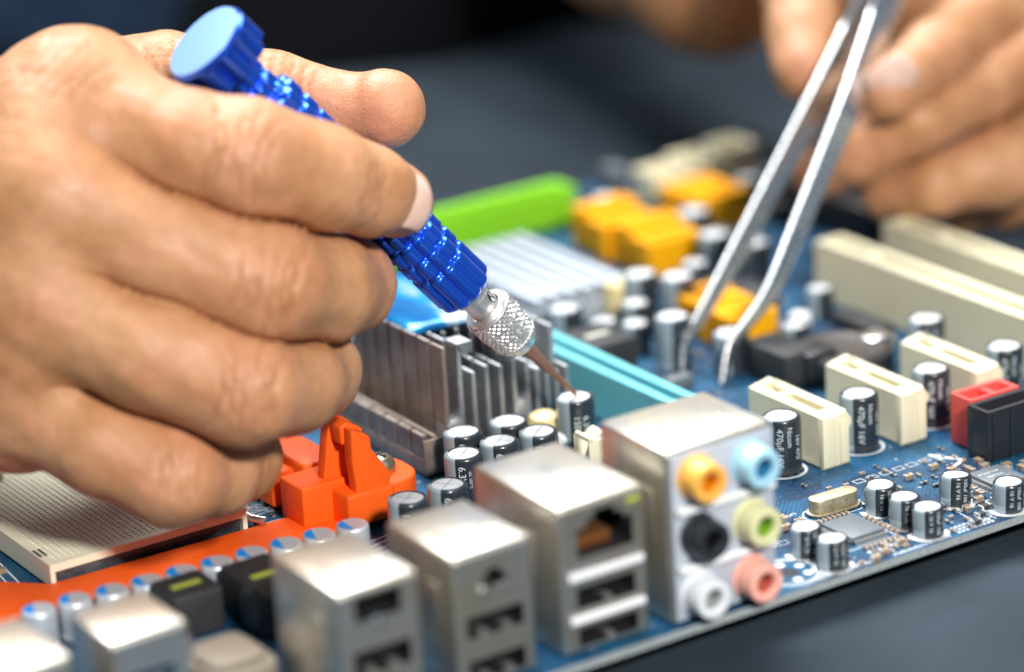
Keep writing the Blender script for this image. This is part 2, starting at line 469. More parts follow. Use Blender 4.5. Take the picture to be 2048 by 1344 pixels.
BIGL = lambda v, u: (('%s' % v, 1.9, 236, 8.6), (u, 1.9, 262, 7.0), ('105\u00b0C', 1.1, 283, 6.2))
# cluster by the heatsink
for x, y, v in ((-59.8, 84.7, '6.3V'), (-49.3, 83.6, '10V'), (-65.9, 74.5, '6.3V'), (-56.7, 75.4, '6.3V'), (-47.8, 74.9, '10V'), (-87.0, 61.9, '10V'), (-77.4, 62.7, '6.3V')):
    a = random.uniform(-8, 8)
    capacitor(x, y, 4.0, 12.0, 135 + a, 214 + a, ((v, 2.1, 238 + a, 8.6), ('1000\u00b5F', 2.0, 238 + a, 3.2), ('zilc 105\u00b0C', .9, 262 + a, 7.5), (v, 2.0, 290 + a, 7.0)),
              tilt=(random.uniform(-1, 1), random.uniform(-1, 1)))
capacitor(-33.6, 82.6, 4.0, 13.6, 150, 215, (('1500\u00b5F', 2.0, 240, 7.5), ('6.3V', 2.0, 268, 8.5)), 'tall black capacitor touched by the screwdriver tip')
for x, y in ((-5.8, 49.1), (14.0, 48.7), (34.4, 50.2), (53.7, 74.8), (54.8, 50.3)):
    a = random.uniform(-6, 6)
    capacitor(x, y, 4.0, 12.0, 150 + a, 205 + a, (('470\u00b5F 16V', 1.9, 232 + a, 6.2), ('Nicom', 1.6, 262 + a, 8.4), ('16V 470', 1.6, 290 + a, 6)), score=True)
for x, y, tx, ty in ((-28.2, 12.6, 1, 0), (-28.0, 4.6, -1, 1), (-4.3, 19.5, 2, -1), (-4.8, 11.6, 0, 1), (-4.5, 4.8, 0, 0), (9.5, 13.3, -3, 5), (15.3, 4.2, 1, 1)):
    a = random.uniform(-6, 6)
    capacitor(x, y, 3.15, 5.9, 160 + a, 212 + a, (('16 V 16', 1.15, 240 + a, 3.2), ('100uF 100', 1.15, 268 + a, 3.2), ('16 V', 1.1, 300 + a, 3.2)), tilt=(tx, ty), score=False)
# far capacitors, out of focus
for x, y, r, h in ((25.0, 142.6, 4, 12), (30.4, 135.3, 4, 12), (55.5, 154.9, 4, 12), (13.4, 113.6, 4, 12), (2.5, 140.3, 4, 9.5), (21.5, 103.0, 4, 9), (62.0, 148.0, 4, 10)):
    capacitor(x, y, r, h, 140, 225, score=False)
# polymer capacitors along the bracket
PX = (-162.1, -154.9, -147.7, -140.5, -133.4, -126.2, -118.9, -111.6, -104.5, -97.1); PY = (69.7, 69.5, 68.6, 68.2, 67.9, 67.3, 67.0, 66.6, 66.3, 66.1)
r = 3.25; b = MB()
b.lathe([(r * .94, 0), (r, .5), (r, 1.4), (r * .96, 1.7), (r, 2.0), (r, 7.2), (r * .97, 7.6), (r * .9, 7.85), (r * .85, 7.9)], 36, cap=False)
pc_body = b.mesh('polymer_capacitor', [POLYCAN])
b = MB(); n = 48; rr = r * .86; th = R(104)
vs = [(rr * math.cos(2 * math.pi * k / n), rr * math.sin(2 * math.pi * k / n), 7.9) for k in range(n)]
ca = R(170); lim = rr * math.cos(R(62))
blue = [k for k in range(n) if math.cos(2 * math.pi * k / n - ca) > math.cos(R(74)) - 1e-6]
k0 = [k for k in blue if (k - 1) % n not in blue][0]
seq = [(k0 + i) % n for i in range(len(blue))]
oth = [seq[-1]] + [(seq[-1] + i) % n for i in range(1, n - len(blue) + 1)] + [seq[0]]
b.add(vs, [tuple(seq), tuple(oth)], [1, 0])
pc_top = b.mesh('polymer_top', [POLYCAN, POLYBLU])
for x, y in zip(PX, PY):
    o = link('polymer_capacitor', pc_body, board, (x, y, 0.05), rz=random.uniform(-.25, .25)); link('polymer_top', pc_top, o)

# ---- rear connectors
def shield(name, x0, x1, y0, y1, h, holes, depth, mats, label, rad=.9):
    b = MB(); loops = []
    for y, ins in ((y1, 0.9), (y1 - .3, .3), (y1 - .9, 0), (y0 + .9, 0), (y0 + .3, .28), (y0, .9)):
        loops.append([(u, y, v) for u, v in rrect(x0 + ins, x1 - ins, .1 + ins, h - ins, max(rad - ins, .02), 4)])
    n = len(loops[0]); vs = [p for l in loops for p in l]
    fs = [(j * n + k, j * n + (k + 1) % n, (j + 1) * n + (k + 1) % n, (j + 1) * n + k) for j in range(len(loops) - 1) for k in range(n)]
    fs.append(tuple(range(n)))
    b.add(vs, fs, 0)
    b.holed(x0 + .9, x1 - .9, 1.0, h - .9, holes, depth, lambda u, v, w: (u, y0 + w, v), 0, 1, 1)
    o = b.build(name, mats, board, angle=40)
    tag(o, label)
    return o
def usb_inside(par, x0, x1, z0, z1, y, springs=(0.3, 0.72), up=False):
    # tongue and spring contacts
    t = MB(); zc = z1 - 1.3
    t.box(x0 + 1.2, x1 - 1.2, y + 2.5, y + 9, zc - .9, zc + .9)
    t.build('plastic_tongue', [BLACKP], par)
    for s in springs:
        xc = x0 + (x1 - x0) * s
        k = MB(); pts = [(xc, y + 4.2, z0 + .15), (xc, y + 2.4, z0 + .7), (xc, y + 1.0, z0 + .85), (xc, y - .1, z0 + .25)]
        for dx in (0,):
            vs = []
            for p in pts: vs += [(p[0] - .85, p[1], p[2]), (p[0] + .85, p[1], p[2])]
            vs2 = [(a, c, e - .25) for a, c, e in vs]
            fs = [(2 * i, 2 * i + 1, 2 * i + 3, 2 * i + 2) for i in range(len(pts) - 1)]
            k.add(vs, fs); k.add(vs2, fs)
        k.build('spring_contact', [NICKEL], par)

AYF = 1.84
audio = shield('audio_connector', -67.3, -43.1, AYF, 23.4, 34.2, [], 1, [STEELW, DARKHOLE], 'tall audio port block with six coloured jacks')
b = MB(); b.box(-66.6, -43.8, AYF - .5, AYF - .02, .8, 33.2)
fp = b.build('face_plate', [mat('pale_grey_plastic', (0.44, 0.48, 0.55), 0.5, var=.06)], audio, bevel=.15)
for z0 in (21.9, 10.4):
    MB().box(-66.2, -44.2, AYF - 2.0, AYF - .52, z0, z0 + 1.3).build('ridge', [mat('white_plastic', (0.86, 0.87, 0.88), 0.4)], audio, bevel=.3)
for nm, x, z in (('orange', -61.4, 28.4), ('blue', -49.3, 28.0), ('black', -61.2, 17.0), ('lime', -49.4, 16.5), ('white', -61.6, 5.6), ('pink', -49.8, 5.4)):
    b = MB()
    b.lathe([(4.2, 0), (4.2, .4), (3.8, .6), (3.72, 4.7), (3.6, 5.0), (3.35, 5.12), (2.3, 5.12), (2.1, 5.0), (1.95, 4.3, 1), (1.75, 4.2, 1), (1.7, 0.2, 1), (.01, 0.2, 1)], 40, axis='y', cap=False)
    o = b.build('audio_jack', [JACKS[nm], JACKIN[nm]], audio, (x, AYF - .5, z)); o.rotation_euler = (math.pi, 0, 0)
    # axis 'y' points +Y, turned to face -Y
    tag(o, '%s audio jack' % nm)

LYF = 2.95
lan = shield('network_usb_connector', -90.3, -71.4, LYF, 31.2, 29.1,
             [(-86.5, -74.4, 18.6, 24.2), (-84.4, -76.4, 24.2, 25.6), (-82.6, -78.2, 25.6, 27.0), (-87.0, -74.4, 8.9, 12.9), (-87.0, -74.2, 1.5, 5.0)], 11, [STEELW, DARKHOLE],
             'network port above two USB ports')
MB().box(-75.6, -72.6, LYF - .15, LYF - .03, 26.4, 27.5).build('status_light', [LABELG], lan, bevel=.05)
b = MB()
for k in range(8): b.box(-85.6 + k * 1.05, -85.6 + k * 1.05 + .5, LYF + 2.5, LYF + 9, 18.9 + .02 * k, 19.7)
b.box(-86.2, -77, LYF + 3.5, LYF + 10, 18.7, 21.0)
b.build('gold_contacts', [GOLDC], lan)
for z0 in (14.6, 6.2):
    MB().box(-89.0, -72.6, LYF - .9, LYF - .02, z0, z0 + 1.7).build('ridge', [bpy.data.materials['white_plastic']], lan, bevel=.4)
usb_inside(lan, -87.0, -74.4, 8.9, 12.9, LYF, (.55,)); usb_inside(lan, -87.0, -74.2, 1.5, 5.0, LYF, (.55,))
u3 = shield('firewire_usb_connector', -112.65, -95.9, LYF, 25.4, 26.0, [(-106.6, -101.7, 18.9, 20.6), (-105.7, -102.7, 20.6, 22.0), (-110.3, -98.5, 9.9, 13.9), (-110.3, -98.5, 1.5, 5.5)], 10, [STEELW, DARKHOLE],
            'connector block with a small notched port above two USB ports')
for xc in (-106.4, -102.2):
    MB().lathe([(.9, -.5), (.95, 0), (.8, .35), (.4, .55), (.01, .6)], 16, axis='y').build('spring_contact', [CHROME], u3, (xc, LYF - .1, 18.2)).rotation_euler = (math.pi, 0, 0)
usb_inside(u3, -110.3, -98.5, 9.9, 13.9, LYF); usb_inside(u3, -110.3, -98.5, 1.5, 5.5, LYF)
u2 = shield('usb_connector', -135.7, -119.2, LYF, 26.6, 26.0, [(-132.4, -123.2, 19.6, 24.3), (-133.2, -121.8, 9.5, 14.0), (-133.2, -121.8, 1.5, 5.5)], 10, [STEELW, DARKHOLE],
            'connector block with stacked ports between the coil and the taller blocks')
MB().lathe([(1.1, -.5), (1.15, 0), (.9, .4), (.4, .6), (.01, .65)], 16, axis='y').build('spring_contact', [CHROME], u2, (-127.9, LYF - .1, 19.0)).rotation_euler = (math.pi, 0, 0)
usb_inside(u2, -133.2, -121.8, 9.5, 14.0, LYF); usb_inside(u2, -133.2, -121.8, 1.5, 5.5, LYF)
for par, x0, x1, yb, h in ((audio, -67.3, -43.1, 23.4, 34.2), (lan, -90.3, -71.4, 31.2, 29.1), (u3, -112.65, -95.9, 25.4, 26.0), (u2, -135.7, -119.2, 26.6, 26.0)):
    xm = (x0 + x1) / 2; ym = yb * .62
    MB().box(x0 + 1.2, x1 - 1.2, ym, ym + .16, h - .1, h + .015).build('seam', [GREYIC], par)
    for dx in (-.28, .28):
        MB().box(xm + dx * (x1 - x0) - 1.1, xm + dx * (x1 - x0) + 1.1, ym - 7.5, ym - 2.0, h - .05, h + .22).build('spring_tab', [STEELW], par, bevel=.1)
    MB().box(x0 - .2, x0 + .05, ym - 8, ym - 3.5, h * .45, h * .75).build('spring_tab', [STEELW], par, bevel=.08)
    MB().box(x0 - .015, x0 + .05, ym + 2, ym + 2.2, 1.0, h - 1.2).build('seam', [GREYIC], par)
# the two blocks in the lower left corner
b1 = shield('coaxial_connector', -169.5, -154.4, 22.6, 39.5, 20.0, [(-166.5, -157.5, 3, 13)], 6, [STEELW, mat('blue_grey_plastic', (.20, .26, .34), .5)], 'blurred metal connector block in the lower left')
b0 = shield('keyboard_connector', -192, -176.3, 22.8, 44.0, 20.0, [(-189, -179, 3, 14)], 6, [STEELW, BLACKP], 'blurred pale connector block in the lower left corner')
# beige printer-type connector between
b = MB(); b.prism(rrect(-151, -137, 22, 38, 3), 0, 7.2); b.prism(rrect(-149.5, -138.5, 24, 36.5, 2.5), 7.2, 8.6)
tag(b.build('pin_connector', [mat('tan_plastic', (.24, .20, .15), .55)], board, bevel=.5), 'low tan connector, blurred in the foreground')
MB().lathe([(2.6, 0), (2.6, 3), (2.2, 3.6), (1.4, 4.4), (.01, 4.7)], 20).build('hex_post', [CHROME], board, (-153.0, 30.0, 9.5))
MB().lathe([(2.2, 0), (2.2, 10)], 6).build('post_stem', [STEEL], board, (-153.0, 30.0, 0))
# black coils
def coil(x0, x1, y0, y1, h, label, lab):
    b = MB(); b.prism(rrect(x0, x1, y0, y1, 1.2), 0.4, h)
    o = b.build('power_coil', [BLACKM], board, bevel=.5, seg=3); tag(o, label)
    xc, yc = (x0 + x1) / 2, (y0 + y1) / 2
    bb = MB(); bb.box(xc - 3.0, xc + 3.0, yc - .9, yc + .9, h + .004, h + .03); bb.build('value_label', [lab], o)
    return o
coil(-142.0, -131.5, 54.0, 64.6, 9.0, 'black boxed coil in front of the polymer capacitors', LABELG)
o = coil(-128.6, -118.0, 44.0, 62.0, 9.4, 'black boxed coil behind the stacked port block', LABELG)
MB().lathe([(4.0, 0), (4.0, .5), (3.4, .7), (.01, .7)], 30, axis='y', cap=False).build('coil_face', [mat('coil_grey', (.07, .08, .085), .5)], o, (-128.4, 50, 4.8)).rotation_euler = (0, 0, R(90))
coil(-8.0, 4.6, 114.5, 128.5, 9.0, 'black boxed coil with a pale label beside the turquoise slot', LABELBG)
coil(22.0, 31.0, 84.0, 99.0, 8.0, 'black boxed coil behind the tweezer tips', BLACKP)
# tin posts near coil
for x, y in ((-125.3, 58.8), (-122.5, 61.0), (-127.0, 61.5)):
    MB().lathe([(1.3, 0), (1.25, 1.8), (.9, 2.5), (.01, 2.7)], 14).build('solder_post', [TIN], board, (x, y, 0))

# ---- orange bracket
brk = MB()
brk.prism([(-168, 80.5), (-90.4, 78.6), (-88, 78.6), (-88, 91.2), (-105, 91.6), (-149.5, 92.6), (-155.5, 99), (-162, 106), (-162, 152), (-106, 152), (-106, 160), (-172, 160), (-172, 86)], .1, 1.6)
brk = brk.build('cooler_bracket', [ORANGE], board, bevel=.7, seg=3)
tag(brk, 'bright orange plastic cooler bracket around the processor socket')
def op(name, b, bev=.45, seg=3): return b.build(name, [ORANGE], brk, bevel=bev, seg=seg)
b = MB(); b.prism([(-90.6, 2.2), (-81.9, 1.6), (-81.9, 7.6), (-80.6, 10.2), (-83.2, 14.1), (-84.8, 16.6), (-85.0, 19.2), (-86, 20.2), (-89.2, 21.6), (-89.5, 15), (-88.9, 9)], 78.0, 81.2, 'y'); op('gusset_plate', b)
b = MB(); b.prism([(-93.5, 2.0), (-81.0, 1.6), (-81.2, 8.0), (-84.2, 17.5), (-85.0, 20.5), (-88.3, 22.8), (-90.2, 22.0), (-91.6, 13.4)], 85.2, 88.2, 'y'); op('gusset_plate', b)
b = MB(); b.prism([(-90.0, 17.8), (-84.6, 17.2), (-85.0, 20.3), (-88.3, 22.4), (-90.1, 21.6)], 81.0, 85.4, 'y'); op('latch_hook', b)
b = MB(); b.box(-98.2, -88, 83.6, 93, 1.2, 9.8); op('corner_block', b, .5)
b = MB(); b.box(-91.5, -80.5, 77.4, 92, 1.2, 8.4); op('foot_block', b, .8)
b = MB(); b.prism(rrect(-87, -71.2, 80.5, 96.5, 6.5, 8), 1.0, 7.0); op('screw_lug', b, .6)
b = MB(); b.box(-97.6, -90.5, 97.5, 116, 1.2, 8.6); op('inner_rib', b, .6)
b = MB(); b.box(-92.5, -84, 93, 120, 1.2, 10.5); op('back_wall', b, .8)
b = MB(); b.lathe([(3.4, 7.0), (3.6, 7.3), (3.55, 8.2), (3.1, 9.2), (2.2, 9.9), (1.0, 10.2), (.01, 10.3)], 32)
sc = b.build('screw', [mat('brassy_screw', (.62, .56, .42), .35, .9, var=.4, vscale=700, base2=(.3, .22, .12))], brk, (-77.6, 89.0, 0))
for a in (30, 120):
    k = MB(); k.box(-1.9, 1.9, -.3, .3, 9.75, 10.33); o = k.build('drive_slot', [DARKHOLE], sc); o.rotation_euler = (0, 0, R(a))

# ---- processor socket
sx0, sx1, sy0, sy1 = -149.4, -106.4, 92.3, 148.0
so = MB()
so.box(sx0 + 1.2, sx1 - 1.2, sy0 + .9, sy1 - 1, .2, 3.6)
sock = so.build('processor_socket', [mat('socket_black', (.028, .034, .042), .35, var=.4, vscale=200, base2=(.09, .10, .11))], board, bevel=.15)
tag(sock, 'ivory processor socket full of pin holes')
pl = MB()
hp = 1.27; nh = 31; hx0 = sx0 + 1.9; hy0 = sy0 + 2.0; NY = 40
rc = .40; ztop = 5.2; zin = 4.4
# rim
pl.box(sx0, hx0, sy0, sy1, 3.6, ztop); pl.box(hx0 + nh * hp, sx1, sy0, sy1, 3.6, ztop)
pl.box(hx0, hx0 + nh * hp, sy0, hy0, 3.6, ztop); pl.box(hx0, hx0 + nh * hp, hy0 + NY * hp, sy1, 3.6, ztop)
pl.build('top_frame', [BEIGEW], sock)
gr = MB()
A8 = [(math.cos(R(22.5 + 45 * k)), math.sin(R(22.5 + 45 * k))) for k in range(8)]
for i in range(nh):
    for j in range(NY):
        cx = hx0 + (i + .5) * hp; cy = hy0 + (j + .5) * hp; q = hp / 2
        zt = ztop - .25
        o8 = [(1, .414), (.414, 1), (-.414, 1), (-1, .414), (-1, -.414), (-.414, -1), (.414, -1), (1, -.414)]
        vs = [(cx + a * q, cy + c_ * q, zt) for a, c_ in o8] + [(cx + a * rc, cy + c_ * rc, zt) for a, c_ in A8] + [(cx + a * rc * .9, cy + c_ * rc * .9, zin - .3) for a, c_ in A8]
        vs += [(cx + q, cy + q, zt), (cx - q, cy + q, zt), (cx - q, cy - q, zt), (cx + q, cy - q, zt)]
        fs = []; ms = []
        for k in range(8):
            k2 = (k + 1) % 8
            fs.append((k, k2, 8 + k2, 8 + k)); ms.append(0)
            fs.append((8 + k, 8 + k2, 16 + k2, 16 + k)); ms.append(0)
        fs.append(tuple(range(16, 24))); ms.append(1)
        fs += [(0, 24, 1), (2, 25, 3), (4, 26, 5), (6, 27, 7)]; ms += [0] * 4
        gr.add(vs, fs, ms)
g = gr.build('pin_hole_field', [BEIGEW, mat('hole_floor', (.20, .16, .11), .6)], sock); g['kind'] = 'stuff'
for x in (sx0, sx1 - 1.0):
    MB().box(x, x + 1.0, sy0, sy0 + 2.4, .2, 3.6).build('corner_post', [BEIGEW], sock)
MB().box(sx0, sx0 + .9, sy0 + 2.4, sy1, .6, 3.6).build('side_wall', [BEIGEW], sock)
MB().box(sx0 + .5, sx0 + 13, sy1 - 7, sy1 + 6, 5.2, 8.6).build('cam_cover', [BEIGEW], sock, bevel=.5)
MB().box(sx0 + 2, sx1 - 1, sy1 - 3, sy1 + 6, 5.2, 7.6).build('back_bar', [BEIGEW], sock, bevel=.5)
for k in range(2):
    MB().box(sx0 + .35 + k * 1.1, sx0 + .95 + k * 1.1, sy0 + 5, sy0 + 9, 5.205, 5.22).build('rim_slot', [DARKHOLE], sock)
pts = [(-106.3, 145, 4.5), (-106.0, 118, 3.4), (-105.6, 99, 2.9), (-105.2, 92.6, 2.6), (-103.2, 90.8, 2.2)]
MB().tube(pts, .95, 12).build('socket_lever', [CHROME], sock)
MB().tube([(-103.8, 91.4, 1.8), (-104.2, 98.0, 2.2), (-104.4, 104.0, 2.6)], .8, 12).build('socket_lever', [CHROME], sock)

# ---- heatsink
HS = MB(); HS.box(-64.2, -25.5, 93.6, 145, .5, 4.0)
hs = HS.build('heatsink', [ALUBROWN], board, bevel=.3); tag(hs, 'grey aluminium finned heatsink with a shiny blue sticker')
def fin(x, zt, y0=94.6, y1=144, head=0.0, low=None, z0=4.0):
    b = MB(); t = .62; p = 5.45; y = y0; k = 0
    while y < y1 - 2:
        ye = min(y + p - .75, y1); h = zt if not (low and k < low[0]) else low[1]
        b.prism([(x - t, z0), (x + t, z0), (x + t * .75, h), (x - t * .75, h)], y, ye, 'y')
        if head and k < 1: b.prism([(x - t * .7, h - .05), (x + t * .7, h - 2.0), (x + head, h - 2.0), (x + head, h + .6), (x - t * .7, h + .6)], y, ye, 'y')
        y += p; k += 1
    return b.build('fin', [ALU if x > -55 else ALUBROWN], hs, bevel=.12, seg=1)
fin(-57.2, 26.6); fin(-53.6, 26.0, head=3.2)
for x, zt, lo in ((-50.4, 25.5, (2, 19.6)), (-47.1, 25.5, (2, 20.2)), (-43.7, 25.5, (2, 19.4)), (-40.5, 25.5, (1, 21.6)), (-37.3, 25.0, (1, 18.8)), (-34.8, 24.5, (2, 16.6)), (-32.3, 24.0, (2, 15.6)), (-29.9, 23.0, (2, 14.8)), (-27.4, 23.0, (1, 15.4))):
    fin(x, zt, low=lo)
for xa, xb in ((-57.2, -53.6), (-40.5, -37.3)):
    MB().box(xa - .6, xb + .6, 94.55, 99.2, 4.0, 10.2).build('fin_web', [ALU], hs, bevel=.5)
# low outer skirt with notches
b = MB()
y = 93.9
while y < 143:
    b.box(-64.1, -62.9, y, y + 4.6, 4.0, 9.2); y += 5.45
b.build('skirt', [ALUBROWN], hs, bevel=.12, seg=1)
b = MB(); b.box(-61.6, -60.5, 93.9, 144, 4.0, 8.6); b.build('skirt', [ALUBROWN], hs, bevel=.12, seg=1)
MB().box(-64.2, -57.8, 93.2, 93.58, .5, 8.2).build('skirt_end', [ALUBROWN], hs, bevel=.1)
def sticker():
    M = bpy.data.materials.new('blue_foil'); M.use_nodes = True; nt = M.node_tree; N = nt.nodes; L = nt.links; b = N['Principled BSDF']
    b.inputs['Roughness'].default_value = .16; b.inputs['Metallic'].default_value = .35; b.inputs['Coat Weight'].default_value = .6
    tc = N.new('ShaderNodeTexCoord'); n = N.new('ShaderNodeTexNoise'); n.inputs['Scale'].default_value = 90; n.inputs['Detail'].default_value = 3
    mp = N.new('ShaderNodeMapping'); mp.inputs['Rotation'].default_value = (0, 0, .7); mp.inputs['Scale'].default_value = (1, .35, 1)
    L.new(tc.outputs['Object'], mp.inputs[0]); L.new(mp.outputs[0], n.inputs['Vector'])
    cr = N.new('ShaderNodeValToRGB'); e = cr.color_ramp.elements
    e[0].position = .42; e[0].color = (.0, .17, .60, 1); e[1].position = .60; e[1].color = (.02, .42, .85, 1)
    x = e.new(.66); x.color = (.70, .82, .90, 1)
    L.new(n.outputs['Fac'], cr.inputs[0]); L.new(cr.outputs[0], b.inputs['Base Color'])
    bp = N.new('ShaderNodeBump'); bp.inputs['Strength'].default_value = .4; bp.inputs['Distance'].default_value = .0006
    L.new(n.outputs['Fac'], bp.inputs['Height']); L.new(bp.outputs[0], b.inputs['Normal'])
    return M
b = MB(); nx, ny = 14, 16; vs = []; fs = []
for j in range(ny + 1):
    for i in range(nx + 1):
        u, v = i / nx, j / ny
        x = -57.4 + 27 * u; y = 106.5 + 37 * v
        edge = max(0, .12 - min(u, 1 - u, v, 1 - v)) / .12
        vs.append((x, y, 27.2 + .5 * math.sin(u * 5 + 1) * math.sin(v * 6) - 1.1 * edge ** 2))
for j in range(ny):
    for i in range(nx):
        a = j * (nx + 1) + i; fs.append((a, a + 1, a + nx + 2, a + nx + 1))
o = b.add(vs, fs).build('foil_sticker', [sticker()], hs); tag(o, 'shiny blue and white foil sticker')
mo = o.modifiers.new('t', 'SOLIDIFY'); mo.thickness = .0003
# ivory button and white cap by the heatsink
b = MB(); b.lathe([(3.2, 0), (3.2, 5.5), (3.3, 6), (3.5, 6.2), (3.5, 7.4), (3.1, 8.6), (2, 9.3), (.01, 9.6)], 28)
tag(b.build('push_pin', [mat('cream_plastic', (.72, .60, .30), .4)], board, (-37.6, 88.6, 0)), 'cream push pin beside the heatsink')
MB().lathe([(1.9, 0), (1.9, 5.6), (1.5, 6.2), (.01, 6.4)], 22).build('pin_post', [WHITEP], board, (-36.4, 82.6, 0))

# ---- slots
def slot(name, x0, y0, L_, h, w, material, label, key=.32, dark=None):
    b = MB(); x1 = x0 + w; y1 = y0 + L_
    b.box(x0, x1, y0, y1, .5, h - .01)
    b.f.pop(); b.m.pop()
    ks = y0 + L_ * (1 - key)
    b.holed(x0, x1, y0, y1, [(x0 + w * .33, x0 + w * .67, y0 + 3.0, ks - .9), (x0 + w * .33, x0 + w * .67, ks + .9, y1 - 1.6)], 5.0, lambda u, v, d: (u, v, h - d), 0, 0, 1)
    o = b.build(name, [material, dark or BLACKP], board, weld=True); tag(o, label)
    f = MB()
    for a in (y0 + 1.2, y1 - 2.2): f.box(x0 + .4, x0 + 1.4, a, a + 1, .06, .5); f.box(x1 - 1.4, x1 - .4, a, a + 1, .06, .5)
    f.build('foot', [material], o)
    return o
def x1slot(x0, label):
    Y0 = 42.9; w = 7.2; h = 11.25
    o = slot('expansion_slot', x0, Y0 + 1.6, 23.4, h, w, BEIGE, label, key=.33, dark=BEIGE)
    b = MB()   # end block with cut lip and groove
    b.prism([(x0, .1), (x0 + w - .5, .1), (x0 + w - .5, 7.6), (x0 + w + .55, 8.3), (x0 + w + .4, 9.7), (x0 + w - .9, h + .25), (x0 + 3.9, h + .1), (x0 + 3.6, h - .1), (x0, h)], Y0 + .35, Y0 + 1.59, 'y')
    b.box(x0, x0 + 3.4, Y0, Y0 + .36, .45, h - .05); b.box(x0 + 4.5, x0 + w - .5, Y0, Y0 + .36, .45, 9.6)
    b.build('end_block', [BEIGE], o, bevel=.12, seg=2)
    b = MB(); b.prism([(x0 + .2, h - .01), (x0 + w - .2, h - .01), (x0 + w * .72, h + 1.15), (x0 + w * .5, h + .7), (x0 + w * .25, h + .5)], Y0 + 23.0, Y0 + 24.9, 'y')
    b.build('end_lug', [BEIGE], o, bevel=.15)
    p = MB()
    for k in range(9):
        for xx in (x0 + .6, x0 + w - 1.0): p.box(xx, xx + .4, Y0 + 3 + k * 2.4, Y0 + 3.4 + k * 2.4, -.1, .6)
    p.build('pins', [TIN], o)
x1slot(0.0, 'short ivory expansion slot nearest the audio block')
x1slot(20.32, 'short ivory expansion slot in the middle of three')
x1slot(40.64, 'short ivory expansion slot behind the red header')
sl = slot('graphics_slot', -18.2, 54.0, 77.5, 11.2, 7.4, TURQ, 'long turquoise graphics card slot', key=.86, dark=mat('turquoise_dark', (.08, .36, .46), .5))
slot('card_slot', 65.2, 44.5, 84.5, 14.0, 8.2, BEIGE, 'long ivory card slot in front', key=.2, dark=BEIGE)
slot('card_slot', 85.6, 44.5, 84.5, 14.0, 8.2, BEIGE, 'long ivory card slot behind, below the fingers', key=.2, dark=BEIGE)

# ---- headers on the right
def header(name, x0, x1, y0, y1, h, material, label, wall=1.1, notch=None, floor=None, bev=.2):
    b = MB(); b.box(x0, x1, y0, y1, .3, h - .01); b.f.pop(); b.m.pop()
    b.holed(x0, x1, y0, y1, [(x0 + wall, x1 - wall, y0 + wall, y1 - wall)], h - 2.5, lambda u, v, d: (u, v, h - d), 0, 0, 1)
    o = b.build(name, [material, floor or material], board, weld=True, bevel=bev, seg=3); tag(o, label)
    return o
rh = header('pin_header', 29.4, 42.5, 31.8, 38.2, 11.0, REDP, 'coral red plastic pin header', floor=mat('dust_grey', (.3, .28, .25), .7))
MB().box(36.0, 37.6, 33.0, 37.2, 3, 10.6).build('key_rib', [REDP], rh)
bh = header('pin_header', 27.2, 58.0, 23.9, 30.4, 11.2, BLACKP, 'black plastic pin header in front of the red one', 1.2, floor=mat('rust_red', (.28, .03, .01), .6))
for x in (33.0, 39.4):
    MB().box(x, x + .9, 23.55, 23.89, .4, 10.4).build('rib', [BLACKP], bh, bevel=.1)
MB().box(28.4, 28.8, 23.6, 23.89, .4, 11.0).build('rib', [BLACKP], bh, bevel=.1)
b = MB()
for k in range(10):
    for j in range(2): b.box(30 + k * 2.54, 30.64 + k * 2.54, 25.6 + j * 2.4, 26.2 + j * 2.4, 2.5, 9.0)
b.build('pins', [GOLDC], bh)
# little ivory header left of audio block
b = MB(); b.box(-39.8, -34.5, 68.6, 74.0, .2, 9.0); b.prism([(-39.8, 9), (-38.4, 9), (-38.9, 9.9), (-39.8, 9.9)], 68.6, 74.0, 'y'); b.prism([(-37.0, 9), (-35, 9), (-35.2, 10.2), (-36.6, 9.7)], 69.5, 74.0, 'y')
tag(b.build('pin_header', [BEIGE], board, bevel=.15), 'small ivory header peeking out behind the audio block')

# ---- yellow drive ports, green drive header, far parts
def sata(x0, y0, w=15.5, l=7.6, h=9.2):
    b = MB(); b.box(x0, x0 + w, y0, y0 + l, .3, h - .01); b.f.pop(); b.m.pop()
    b.holed(x0, x0 + w, y0, y0 + l, [(x0 + 1.8, x0 + w - 1.8, y0 + 2.2, y0 + l - 2.2), (x0 + w - 4.2, x0 + w - 1.8, y0 + 1.4, y0 + 2.2)], 5.5, lambda u, v, d: (u, v, h - d), 0, 0, 0)
    o = b.build('drive_port', [YELLOW], board, weld=True, bevel=.3)
    MB().box(x0 + 3, x0 + w - 4, y0 + l * .5 - .5, y0 + l * .5 + .5, 3, h - 1).build('blade', [BLACKP if False else YELLOW], o)
    return o
for k in range(4): sata(43.0 + (k % 2) * 1.2, 164.5 + k * 9.3, h=9.4 + (k % 2) * 1.2)
for k in range(2): sata(72.0, 184.5 + k * 9.2, h=9.6)
for k in range(3): sata(26.5 + k * .6, 109.5 + k * 9.0, w=13.0, h=8.6)
gh = header('drive_header', -2.0, 56.0, 214.5, 224.5, 9.6, GREEN, 'long bright green drive header behind the hand', 1.4, bev=1.0)
b = MB()
for k in range(20):
    for j in range(2): b.box(1 + k * 2.54, 1.64 + k * 2.54, 217.6 + j * 2.54, 218.2 + j * 2.54, 2, 8)
b.build('pins', [GOLDC], gh)
for k, (x, y, h) in enumerate(((77, 210, 9), (88, 211, 10.2), (100, 210, 11.5))):
    o = header('power_socket', x, x + 9.5, y, y + 10.5, h, BEIGE, None, 1.3, floor=BEIGE)
b = MB()   # silver ribbed heatsink further back
b.box(0.5, 27.5, 150, 196, .5, 5.0)
g2 = b.build('chipset_heatsink', [mat('silver_paint', (.46, .51, .56), .5, .3)], board, bevel=.3); tag(g2, 'low silver ribbed heatsink, out of focus behind the chuck')
